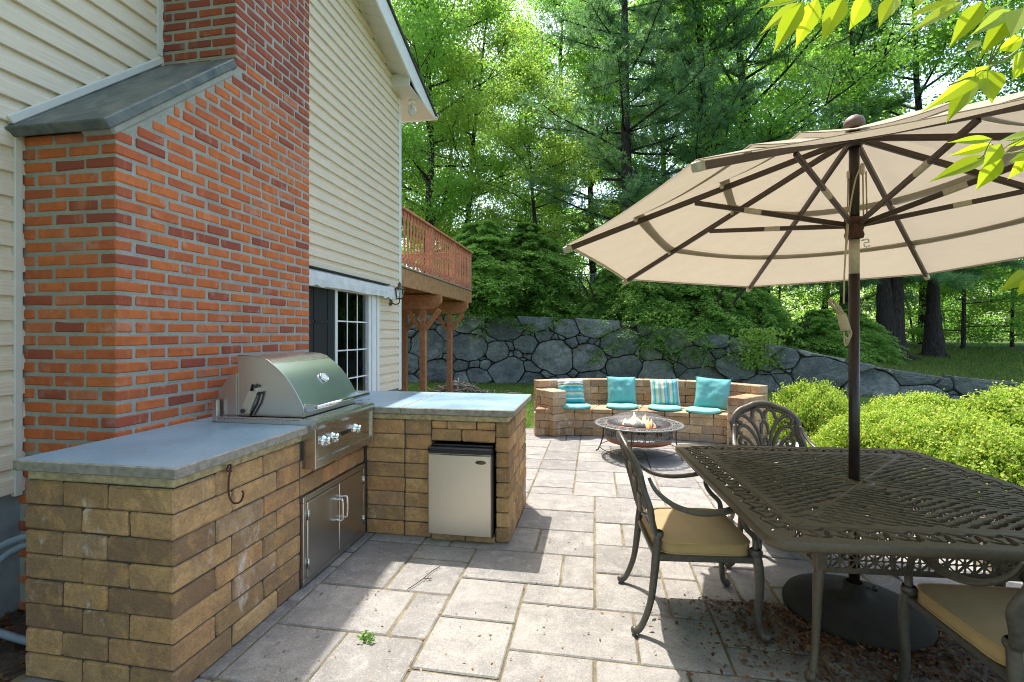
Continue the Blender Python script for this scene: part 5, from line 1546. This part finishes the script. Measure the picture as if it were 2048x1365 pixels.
def mound(seed, rx, ry, h, n, leaf):
    """leafy dome of upright twigs"""
    g = np.random.default_rng(seed); r = random.Random(seed); w = MB()
    nt = n//26
    u = g.random(nt); a = g.random(nt)*6.283; ph = np.arccos(1-u*.98)
    dirs = np.stack([np.sin(ph)*np.cos(a), np.sin(ph)*np.sin(a), np.cos(ph)], 1)
    bump = np.array([1+.22*mnoise.noise((d[0]*2.3+seed, d[1]*2.3, d[2]*2.3))+.09*mnoise.noise((d[0]*6+seed, d[1]*6, d[2]*6)) for d in dirs])
    tipp = dirs*np.array([rx, ry, h])*(bump*g.uniform(.90, 1.03, nt))[:, None]; tipp[:, 2] = np.maximum(tipp[:, 2], .05)
    base = tipp*np.array([.80, .80, .78])
    for i in range(0, nt, max(1, nt//160)): w.tube([tuple(base[i]*.15), tuple(base[i]), tuple(tipp[i])], [.007, .004, .002], 4)
    k = np.repeat(np.arange(nt), 26); t = g.random((len(k), 1))**.7; C = base[k]*(1-t)+tipp[k]*t+g.normal(size=(len(k), 3))*leaf*.9
    ax = dirs[k]*.6+np.array([0, 0, .45])+g.normal(size=(len(k), 3))*.9; L = leaf*g.uniform(.6, 1.35, len(k))
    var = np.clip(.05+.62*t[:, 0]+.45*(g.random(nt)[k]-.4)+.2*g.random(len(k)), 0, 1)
    # loose inner fill so the heart of the bush is leaf, not air
    return w.mesh('twigs'), leafmesh('foliage', C, ax, unit(len(k), g)*.6+dirs[k]*.8+np.array([0, 0, .3]), L, L*.6, var, .1)

def plant(kind, meshes, mats, loc, rz, label, cat, group=None, sc=1, names=('trunk', 'crown')):
    t = thing(kind, label, cat, loc, rz, group)
    t.scale = sc if isinstance(sc, (tuple, list)) else (sc, sc, sc)
    for nm, me, m in zip(names, meshes, mats): link(nm, me, m, t)
    return t
def onhill(px, d): x, y = at(px, d); return (x, y, terr(x, y)-.05)

TG = 'trees on the slope behind the stone wall'
bA = broadleaf(11, 17, .16, 4.2, 950, 60, .115, .62, .20)
bB = broadleaf(23, 13, .14, 3.2, 760, 56, .095, .55, .12, .06)
bC = broadleaf(37, 20, .22, 5.0, 950, 62, .125, .72, .28)
pA = pine(41, 19, .20, 4.6, .24, 10500)
LA, LB, LP = (M_['bark'], M_['leafA']), (M_['bark'], M_['leafB']), (M_['barkp'], M_['needle'])
TREES = [
 ('deciduous_tree', bA, LA, 850, 19.5, .3, 1.02, 'tall leafy green tree rising directly behind the deck railing and house corner'),
 ('deciduous_tree', bB, LB, 930, 21, 1.7, 1.2, 'light yellow-green tree with thin dark stem just right of the house eave'),
 ('deciduous_tree', bB, LB, 1085, 18.5, 4.2, .80, 'slender pale green young tree below the patch of blue sky'),
 ('deciduous_tree', bA, LA, 775, 24, 2.2, 1.1, 'dense green tree half hidden behind the house corner'),
 ('pine_tree', pA, LP, 1262, 17.3, .4, 1.0, 'tall pine with bare dark trunk standing between the house and the umbrella top'),
 ('pine_tree', pA, LP, 1400, 18.5, 2.3, 1.0, 'blue-green pine with drooping boughs just above the left edge of the umbrella'),
 ('deciduous_tree', bC, LA, 1530, 19.5, 3.0, 1.0, 'big leafy tree with forked dark trunks straight above the umbrella finial'),
 ('pine_tree', pA, LP, 1690, 21.5, 4.1, 1.05, 'pine behind the umbrella top whose boughs show between the leaf sprays'),
 ('deciduous_tree', bC, LA, 2170, 18.5, 5.1, 1.0, 'dark green spreading tree at the upper right corner whose trunk stands outside the photo'),
 ('deciduous_tree', bA, LA, 1850, 21, .9, 1.15, 'tall green tree behind the top of the umbrella between the pine and the corner tree'),
 ('deciduous_tree', bA, LB, 1190, 24, 2.9, .95, 'pale sunlit tree far behind the bare pine trunk'),
 ('deciduous_tree', bA, LB, 1330, 26, 1.2, 1.15, 'green tree far back between the two left pines'),
 ('deciduous_tree', bA, LB, 1110, 26, 5.0, 1.15, 'green tree far back beneath the strip of open sky'),
 ('deciduous_tree', bA, LB, 1480, 28, 3.6, 1.25, 'sunlit tree far back above the left half of the umbrella'),
 ('deciduous_tree', bB, LB, 1640, 28, 5.5, 1.5, 'pale tree far back behind the umbrella finial pine'),
 ('deciduous_tree', bC, LA, 2120, 42, 2.0, 1.0, 'broad tree at the right edge behind the umbrella canopy'),
 ('deciduous_tree', bC, LA, 1880, 44, 3.9, 1.0, 'broad tree far back in the upper right'),
 ('deciduous_tree', bB, LB, 880, 31, .2, 1.35, 'pale tree far back behind the deck'),
]
for kind, me, mt, px, d, rz, sc, lab in TREES:
    plant(kind, me, mt, onhill(px, d), rz, lab, 'tree', TG, sc)
# unseen trees added behind the camera to shade the surfaces facing it
for k, (x, y, rz, lab) in enumerate(((-5.2, -4.6, .5, 'unseen leafy tree added behind the viewpoint to block light, house side'), (-.8, -6.8, 2.0, 'unseen leafy tree added straight behind the viewpoint to block light'), (5.0, -8.5, 3.6, 'unseen leafy tree added behind the viewpoint to block light, lawn side'))):
    plant('deciduous_tree', bC, LA, (x, y, -.1), rz, lab, 'tree', 'added light-blocking trees behind the viewpoint', (.9, .9, .72))
# two thick trunks and thinner ones seen under the canopy on the right
def bigtrunk(seed, H, r0, forks):
    r = random.Random(seed); w = MB()
    for (dx, lean, k) in forks:
        P = []; n = 22; R_ = []
        for i in range(n+1):
            t = i/n; P.append(Vector((dx*(1-math.exp(-t*4))+lean*t*H, .15*math.sin(t*3), -.25+H*t))); R_.append(r0*k*(1+.85*math.exp(-t*H*1.1))*(1-.88*t)*(1+.05*math.sin(i*2.1+seed)))
        w.tube(P, R_, 14)
    for k in range(7):
        a = k*.9+seed; w.tube(crv([(0, 0, .55), (math.cos(a)*r0*1.1, math.sin(a)*r0*1.1, .15), (math.cos(a)*r0*2.4, math.sin(a)*r0*2.4, -.12)], 4), [r0*.5]*4+[r0*.35]*3+[r0*.25, .05], 7)
    w.v = [(x+.03*mnoise.noise((x*5, y*5, z*1.3)), y+.03*mnoise.noise((x*5+9, y*5, z*1.3)), z) for x, y, z in w.v]
    return w.mesh('trunk')
def boughs(seed, H, n, spread, z0):
    g = np.random.default_rng(seed); r = random.Random(seed); S = []
    for i in range(n):
        z = r.uniform(z0, H); a = r.uniform(0, 6.283); L = spread*r.uniform(.5, 1); d = Vector((math.cos(a), math.sin(a), r.uniform(-.2, .1))); o = Vector((0, 0, z)); p = o
        for q in range(7):
            d = (d+Vector((r.uniform(-.2, .2), r.uniform(-.2, .2), r.uniform(-.1, .06)))).normalized(); e = p+d*L/7
            if q > 1:
                S.append((p, e)); sd_ = Vector((-d.y, d.x, 0))
                for sg in (-1, 1): S.append((e, e+(sd_*sg+d*.6+Vector((0, 0, r.uniform(-.2, .1))))*L*.16))
            p = e
    S0 = np.array([tuple(a) for a, b in S]); S1 = np.array([tuple(b) for a, b in S]); T_ = len(S)*9; k = g.integers(0, len(S), T_); t = g.random((T_, 1)); per = 12
    T = S0[k]*(1-t)+S1[k]*t+g.normal(size=(T_, 3))*.05; kk = np.repeat(np.arange(T_), per); N_ = len(kk); D = unit(N_, g)+(S1-S0)[k][kk]*1.5; L = g.uniform(.10, .19, N_); D /= np.linalg.norm(D, axis=1, keepdims=True)
    return leafmesh('crown', T[kk]+D*L[:, None]*.5, D, unit(N_, g), L, .014, np.clip(g.random(T_)[kk]*.6+g.random(N_)*.4, 0, 1))
plant('old_tree', (bigtrunk(3, 6.3, .36, ((-.12, -.012, .85), (.22, .02, .8))), boughs(5, 7, 46, 3.4, 2.2)), (M_['barkp'], M_['needle']), onhill(1782, 15.6), 0, 'thick old tree with flared root and twin trunk directly right of the umbrella pole', 'tree', TG)
plant('old_tree', (bigtrunk(8, 6.3, .25, ((0, .025, 1.0),)), boughs(15, 7, 38, 3.0, 2.4)), (M_['barkp'], M_['needle']), onhill(1868, 16.5), 0, 'dark straight trunk standing second to the right of the umbrella pole', 'tree', TG)
plant('young_tree', broadleaf(61, 6, .12, 2.6, 330, 50, .09, .5, .07, .08, .15), LA, onhill(1925, 18.5), 0, 'small leaning tree on the sunlit grass at the right edge', 'tree', TG)
plant('young_tree', broadleaf(67, 6, .10, 2.4, 330, 50, .09, .45, .06, .08, .15), LB, onhill(2025, 19), 0, 'low light green tree at the far right under the canopy edge', 'tree', TG)
plant('young_tree', broadleaf(71, 5, .1, 1.9, 200, 46, .075, .45, .05, .08, .3), LA, onhill(1830, 24), 0, 'low green thicket between the two dark trunks', 'tree', TG)
ym = broadleaf(73, 6, .05, 2.6, 300, 50, .085, .55, .06, .08, .3)
for k, (px, d, sc, lab) in enumerate(((905, 27, 1.0, 'leafy understorey tree behind the deck corner'), (1040, 25, 1.05, 'leafy understorey tree behind the wire fence'), (1160, 33, 1.2, 'leafy understorey tree far back beside the pale tree'), (1260, 24, 1.0, 'leafy understorey tree at the foot of the bare pine'), (1400, 26, 1.1, 'leafy understorey tree hidden low behind the umbrella edge'), (1560, 25, 1.1, 'leafy understorey tree below the canopy left of the pole'), (1700, 28, 1.2, 'leafy understorey tree behind the umbrella pole'), (1980, 34, 1.2, 'leafy understorey tree far back beyond the sunlit grass'), (2110, 32, 1.2, 'leafy understorey tree far back at the right edge'), (1890, 40, 1.3, 'leafy understorey tree farthest back on the right'), (820, 32, 1.3, 'leafy understorey tree far back behind the deck railing'))):
    plant('understorey_tree', ym, LB if k % 3 == 1 else LA, onhill(px, d), k*1.3, lab, 'tree', 'undergrowth trees in the woods', sc)
# hemlock bushes along and over the wall
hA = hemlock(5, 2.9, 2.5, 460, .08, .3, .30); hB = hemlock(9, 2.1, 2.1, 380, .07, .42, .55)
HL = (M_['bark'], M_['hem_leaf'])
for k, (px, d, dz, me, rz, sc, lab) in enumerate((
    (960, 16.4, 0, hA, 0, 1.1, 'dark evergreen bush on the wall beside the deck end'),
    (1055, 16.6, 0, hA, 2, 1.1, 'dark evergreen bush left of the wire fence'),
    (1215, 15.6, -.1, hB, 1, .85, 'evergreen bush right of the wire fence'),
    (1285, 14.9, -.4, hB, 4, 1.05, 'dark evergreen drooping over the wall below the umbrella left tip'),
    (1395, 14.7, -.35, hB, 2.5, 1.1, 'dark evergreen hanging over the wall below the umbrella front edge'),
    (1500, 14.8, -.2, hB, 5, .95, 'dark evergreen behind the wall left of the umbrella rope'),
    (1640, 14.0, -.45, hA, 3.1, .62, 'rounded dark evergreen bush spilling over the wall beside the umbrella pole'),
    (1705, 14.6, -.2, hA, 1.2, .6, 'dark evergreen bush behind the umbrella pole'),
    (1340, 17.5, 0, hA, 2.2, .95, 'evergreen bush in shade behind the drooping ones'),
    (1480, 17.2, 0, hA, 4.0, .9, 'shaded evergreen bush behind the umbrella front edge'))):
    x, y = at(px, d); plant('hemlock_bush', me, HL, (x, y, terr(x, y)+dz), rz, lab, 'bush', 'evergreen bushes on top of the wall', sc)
# the wood beyond, a leafy mass
g = np.random.default_rng(21); nc = 2600; px_ = g.uniform(560, 2700, nc); dd_ = g.uniform(38, 62, nc); hh = g.random(nc)**.9
cx_ = np.array([at(a, b) for a, b in zip(px_, dd_)]); hmax = 7+3.5*np.array([mnoise.noise((a*.006, b*.05, 1.)) for a, b in zip(px_, dd_)]); k = np.repeat(np.arange(nc), 26); n = len(k)
C = np.stack([cx_[k, 0], cx_[k, 1], (1.2+hh*hmax)[k]], 1)+unit(n, g)*(g.random((n, 1))**.5)*np.array([1.5, 1.5, .9])
L = g.uniform(.22, .42, n)
tag(link('far_wood', leafmesh('far_wood', C, unit(n, g)+np.array([0, 0, -.4]), unit(n, g)+np.array([0, 0, .5]), L, L*.65, np.clip(g.random(nc)[k]*.7+g.random(n)*.3, 0, 1), .1), M_['leafB']), kind='stuff')
# vine on the wall
g = np.random.default_rng(77); n = 900; x, y = at(1490, 14.0); C = np.stack([x+g.normal(size=n)*.28, np.full(n, wy(x)-.22)+g.normal(size=n)*.06, g.uniform(.55, 1.65, n)], 1); C[:, 0] += .15*(1.5-C[:, 2])
me = leafmesh('vine', C-np.array([x, y, 0]), unit(n, g)+np.array([0, 0, -.8]), unit(n, g)*.4+np.array([0, -1, .3]), .11, .06, g.random(n)*.6+.4, .1)
tag(link('wall_vine', me, M_['leafB'], None, (x, y, 0)), 'bright green creeper hanging down the stone wall above the bench', 'vine')
# wire fence in the woods
fx, fy = at(1160, 17.6); fz = terr(fx, fy)
wf = thing('wire_fence', 'short chain link fence panel with posts among the bushes above the wall', 'fence', (fx, fy, fz))
f = MB()
for x in (-1.0, 0, 1.0): f.tube([(x, 0, -.1), (x, 0, 1.5)], .03, 8); f.ball((x, 0, 1.52), .035, 8, 5)
obj('post', f, M_['wire'], wf)
f = MB(); s_ = .07
for k in range(-40, 40):
    for sg in (-1, 1):
        x0 = k*s_; a = (x0, 0, 0); pts = [(x0+sg*t*1.45, .004*sg, .02+t*1.45) for t in (0, 1)]
        (xa, _, za), (xb, _, zb_) = pts
        lo, hi = sorted((xa, xb))
        if hi < -1 or lo > 1: continue
        t0 = 0 if -1 <= xa <= 1 else ((-1 if xa < -1 else 1)-xa)/(xb-xa); t1 = 1 if -1 <= xb <= 1 else ((-1 if xb < -1 else 1)-xa)/(xb-xa)
        f.tube([(xa+(xb-xa)*t0, .004*sg, za+(zb_-za)*t0), (xa+(xb-xa)*t1, .004*sg, za+(zb_-za)*t1)], .005, 4)
f.tube([(-1, 0, 1.48), (1, 0, 1.48)], .02, 6); obj('chain_link', f, M_['wire'], wf)

# golden green shrubs right of the bench
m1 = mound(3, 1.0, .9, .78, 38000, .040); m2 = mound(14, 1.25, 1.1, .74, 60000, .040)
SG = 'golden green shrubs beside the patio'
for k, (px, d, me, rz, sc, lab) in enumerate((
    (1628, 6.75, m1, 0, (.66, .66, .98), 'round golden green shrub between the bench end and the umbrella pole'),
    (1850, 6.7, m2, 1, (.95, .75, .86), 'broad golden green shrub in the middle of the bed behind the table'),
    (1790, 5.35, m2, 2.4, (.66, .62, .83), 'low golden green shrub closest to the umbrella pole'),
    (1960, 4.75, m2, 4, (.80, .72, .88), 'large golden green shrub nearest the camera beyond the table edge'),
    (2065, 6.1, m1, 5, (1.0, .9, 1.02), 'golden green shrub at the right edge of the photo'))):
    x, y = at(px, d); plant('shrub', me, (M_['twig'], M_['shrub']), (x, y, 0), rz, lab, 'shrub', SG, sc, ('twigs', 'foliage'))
# white pebbles
f = MB(); r = random.Random(6)
for i in range(420):
    x, y = at(1618+r.gauss(0, 26), 6.0+r.gauss(0, .22)); f.ball((x, y, r.uniform(.01, .07)), r.uniform(.022, .042), 6, 4, (1, r.uniform(.7, 1.1), .75))
tag(obj('white_gravel', f, M_['gravel']), kind='stuff')
# lawn blades
g = np.random.default_rng(5); n = 42000
X = g.uniform(-5.2, 3.2, n); Y = 7.4+(g.random(n)**1.3)*7.3; ok = ~((X > -1.05) & (Y < 8.2)) & ~((X < -3.0) & (Y < 7.4)); X, Y = X[ok], Y[ok]; n = len(X)
L = g.uniform(.03, .075, n); D = g.normal(size=(n, 3))*.35+np.array([0, 0, 1.])
tag(link('grass', leafmesh('grass', np.stack([X, Y, -.03+L*.45], 1), D, unit(n, g), L, .009, g.random(n)), M_['blade']), kind='stuff')
g = np.random.default_rng(6); n = 30000
X = g.uniform(5, 15, n); Y = np.array([wy(x) for x in X])+.4+g.random(n)*9; Z = np.array([terr(x, y) for x, y in zip(X, Y)]); L = g.uniform(.05, .16, n)
tag(link('tall_grass', leafmesh('tall_grass', np.stack([X, Y, Z+L*.4], 1), g.normal(size=(n, 3))*.4+np.array([0, 0, 1.]), unit(n, g), L, .014, g.random(n)), M_['blade']), kind='stuff')
g = np.random.default_rng(8); n = 5200
X = g.uniform(-6, 5, n); Y = np.array([wy(x) for x in X])+.1+g.random(n)**1.5*2.2; Z = np.array([terr(x, y) for x, y in zip(X, Y)]); L = g.uniform(.05, .13, n)
tag(link('ground_cover', leafmesh('ground_cover', np.stack([X, Y, Z+g.random(n)*.18], 1), unit(n, g), unit(n, g)*.5+np.array([0, 0, .8]), L, L*.6, g.random(n)), M_['leafA']), kind='stuff')
# crumbs and petals on the counter tops
g = np.random.default_rng(19); n = 70; X = np.concatenate([g.uniform(-2.4, -1.7, n//2), g.uniform(-1.6, -.6, n-n//2)]); Y = np.concatenate([g.uniform(1.72, 2.55, n//2), g.uniform(3.4, 4.2, n-n//2)]); L = g.uniform(.006, .018, n)
tag(link('petal_litter', leafmesh('petal_litter', np.stack([X, Y, np.full(n, .961)], 1), unit(n, g)*np.array([1, 1, .1]), np.array([0, 0, 1.])+g.normal(size=(n, 3))*.15, L, L*.5, g.random(n)*.4+.6, .1), M_['litter']), kind='stuff')
# fallen leaves; those round the umbrella base thickened to darken the shade there
g = np.random.default_rng(9); n1, n2, n3 = 3200, 1500, 260
a = g.random(n1)*6.283; q = .30+np.abs(g.normal(size=n1))*.24
P1 = np.stack([1.37+np.cos(a)*q*1.15, 2.85-np.abs(np.sin(a))*q*1.05, g.uniform(.004, .03, n1)], 1)
P2 = np.stack([g.uniform(-1.65, 2.3, n2), g.uniform(.9, 6.8, n2), g.uniform(.003, .007, n2)], 1)
P3 = np.stack([g.uniform(-3.08, -2.5, n3), g.uniform(1.2, 2.1, n3), g.uniform(-.008, .02, n3)], 1)
C = np.concatenate([P1, P2, P3]); n = len(C); L = np.concatenate([g.uniform(.012, .04, n1), g.uniform(.006, .024, n2), g.uniform(.02, .07, n3)])
var = np.concatenate([g.random(n1)*.7, g.random(n2)*.6+.4, g.random(n3)*.7])
tl = np.concatenate([np.full(n1, .35), np.full(n2, .12), np.full(n3, .4)])[:, None]
D = unit(n, g)*np.array([1, 1, .15]); Nn = np.array([0, 0, 1.])+g.normal(size=(n, 3))*tl
tag(link('leaf_litter', leafmesh('leaf_litter', C, D, Nn, L, L*.5, var, .12), M_['litter']), kind='stuff')
f = MB(); o = Vector((-1.13, 2.19, .004)); f.tube(crv([(0, 0, .004), (.05, .02, .02), (.1, .01, .012)]), .002, 4)
g = np.random.default_rng(2); n = 26; lf = leafmesh('leaves', np.stack([g.uniform(-.01, .10, n), g.normal(size=n)*.02, g.uniform(.006, .035, n)], 1), unit(n, g)*np.array([1, 1, .4]), np.array([0, 0, 1.])+g.normal(size=(n, 3))*.5, .038, .022, g.random(n)*.7, .1)
sp = obj('green_sprig', f, M_['twig'], None, o); sp.scale = (.75, .75, .75); tag(sp, 'small green leafy sprig lying on the pavers at the shadow edge', 'sprig'); link('leaves', lf, M_['leafA'], sp)
f = MB(); f.tube(crv([(-.05, -.14, .006), (0, -.02, .012), (.02, .08, .010), (.05, .16, .006)]), [.0024]*19, 5); f.tube([(0, -.02, .012), (.05, .0, .01)], .002, 4)
tag(obj('dry_twig', f, M_['twig'], None, (-1.03, 2.80, 0)), 'thin dry twig lying on the sunlit pavers before the fridge', 'twig')

# ------------------------------------------------------------------ near leaf sprays, upper right
def px3(x, y, d): 
    X, Y = at(x, d); return Vector((X, Y, EYE-(y-668)/960*d))
def leaflet(mb, a, b, w, cup, var, nrm):
    d = b-a; L = d.length; d.normalize(); s_ = d.cross(nrm).normalized(); n_ = s_.cross(d)
    prof = [(0, .03), (.08, .35), (.2, .80), (.33, 1), (.48, .93), (.62, .70), (.75, .42), (.87, .17), (1, .0)]; vs = []
    for t, q in prof:
        c = a+d*(L*t)-n_*(cup*L*t*t)
        vs += [c-s_*(w*q)+n_*(w*q*.28), c, c+s_*(w*q)+n_*(w*q*.28)]
    m_ = len(prof); [mb.add(vs, [[i*3+k, i*3+k+1, i*3+k+4, i*3+k+3] for i in range(m_-1)], max(0, min(1, var+(.22 if k else -.22))), True) for k in (0, 1)]
SP = [
 ('leafy spray along the top edge, its row of hanging leaflets leftmost', 1.15, [(1480, -60), (1600, -12), (1700, -22), (1850, -40), (1990, -70)],
  [((430, -10), (110, 60), 36), ((400, 20), (140, 225), 42), ((430, 10), (220, 378), 62), ((530, -12), (375, 340), 62), ((705, -20), (553, 292), 62), ((862, -30), (745, 212), 62), ((1062, -30), (945, 182), 58), ((1240, -40), (1210, 55), 26)]),
 ('leafy spray at the top just right of the hanging row', 1.05, [(2080, -60), (1990, -25), (1910, 0), (1860, 15)],
  [((1490, 8), (1118, 105), 40), ((1520, 15), (1150, 225), 42), ((1660, 8), (1420, 336), 60), ((1700, 0), (1740, -60), 40)]),
 ('long leafy spray coming down the upper right corner', .98, [(2110, -60), (2060, 40), (2035, 100), (1960, 145), (1900, 170)],
  [((1800, 40), (1635, 170), 34), ((1850, 70), (1570, 245), 44), ((1850, 85), (1640, 392), 58), ((1938, 55), (1852, 245), 70), ((1935, 268), (1745, 350), 48), ((1945, 345), (1880, 548), 72), ((1705, 450), (1298, 748), 56), ((1605, 530), (1405, 838), 62), ((1690, 480), (1722, 712), 76), ((1640, 280), (1540, 340), 26)]),
 ('leafy spray at the right edge in front of the umbrella canopy', 1.1, [(2090, 280), (2040, 303), (1990, 312), (1955, 318)],
  [((1720, 950), (1418, 968), 28), ((1722, 985), (1420, 1068), 32), ((1990, 915), (1752, 958), 34), ((1785, 985), (1648, 1155), 46), ((1705, 1062), (1285, 1242), 52), ((1792, 1080), (1598, 1305), 54), ((1960, 940), (1830, 1000), 30), ((1980, 1040), (1832, 1108), 30), ((1960, 1060), (1838, 1228), 46)]),
 ('tip of a leafy spray at the right edge just below the canopy', 1.2, [(2110, 520), (2070, 545), (2055, 552)],
  [((1990, 1850), (1780, 1988), 46), ((2010, 1900), (1895, 2020), 40)]),
]
r = random.Random(8)
for lab, d0, stem, lfs in SP:
    o = px3(*stem[-1], d0); t = thing('leafy_branch', 'bright lime green '+lab, 'branch', o, 0, 'lime green leaf sprays hanging into the top right')
    f = MB(); pts = crv([px3(x, y, d0+.04*k)-o for k, (x, y) in enumerate(reversed(stem))], 5); f.tube(pts, [.0016+.0009*i/len(pts)*2 for i in range(len(pts))], 6); 
    for (a, b, w) in lfs:
        lf = MB()
        dd = d0+r.uniform(-.05, .05); A = px3(1480+a[0]/3.412, a[1]/3.412, dd)-o; B_ = px3(1480+b[0]/3.412, b[1]/3.412, dd+r.uniform(-.05, .05))-o
        nn = Vector((r.uniform(-.5, .5), -1, r.uniform(-.1, .7))).normalized()
        leaflet(lf, A, B_, w*1.1/3.412/960*d0, r.uniform(.0, .12), r.random(), nn)
        q = min(pts, key=lambda p: (p-A).length); f.tube([q, q.lerp(A, .5)+Vector((0, 0, .004)), A], .0012, 5); obj('leaflet', lf, M_['lime'], t)
    obj('stem', f, M_['greenstem'], t)
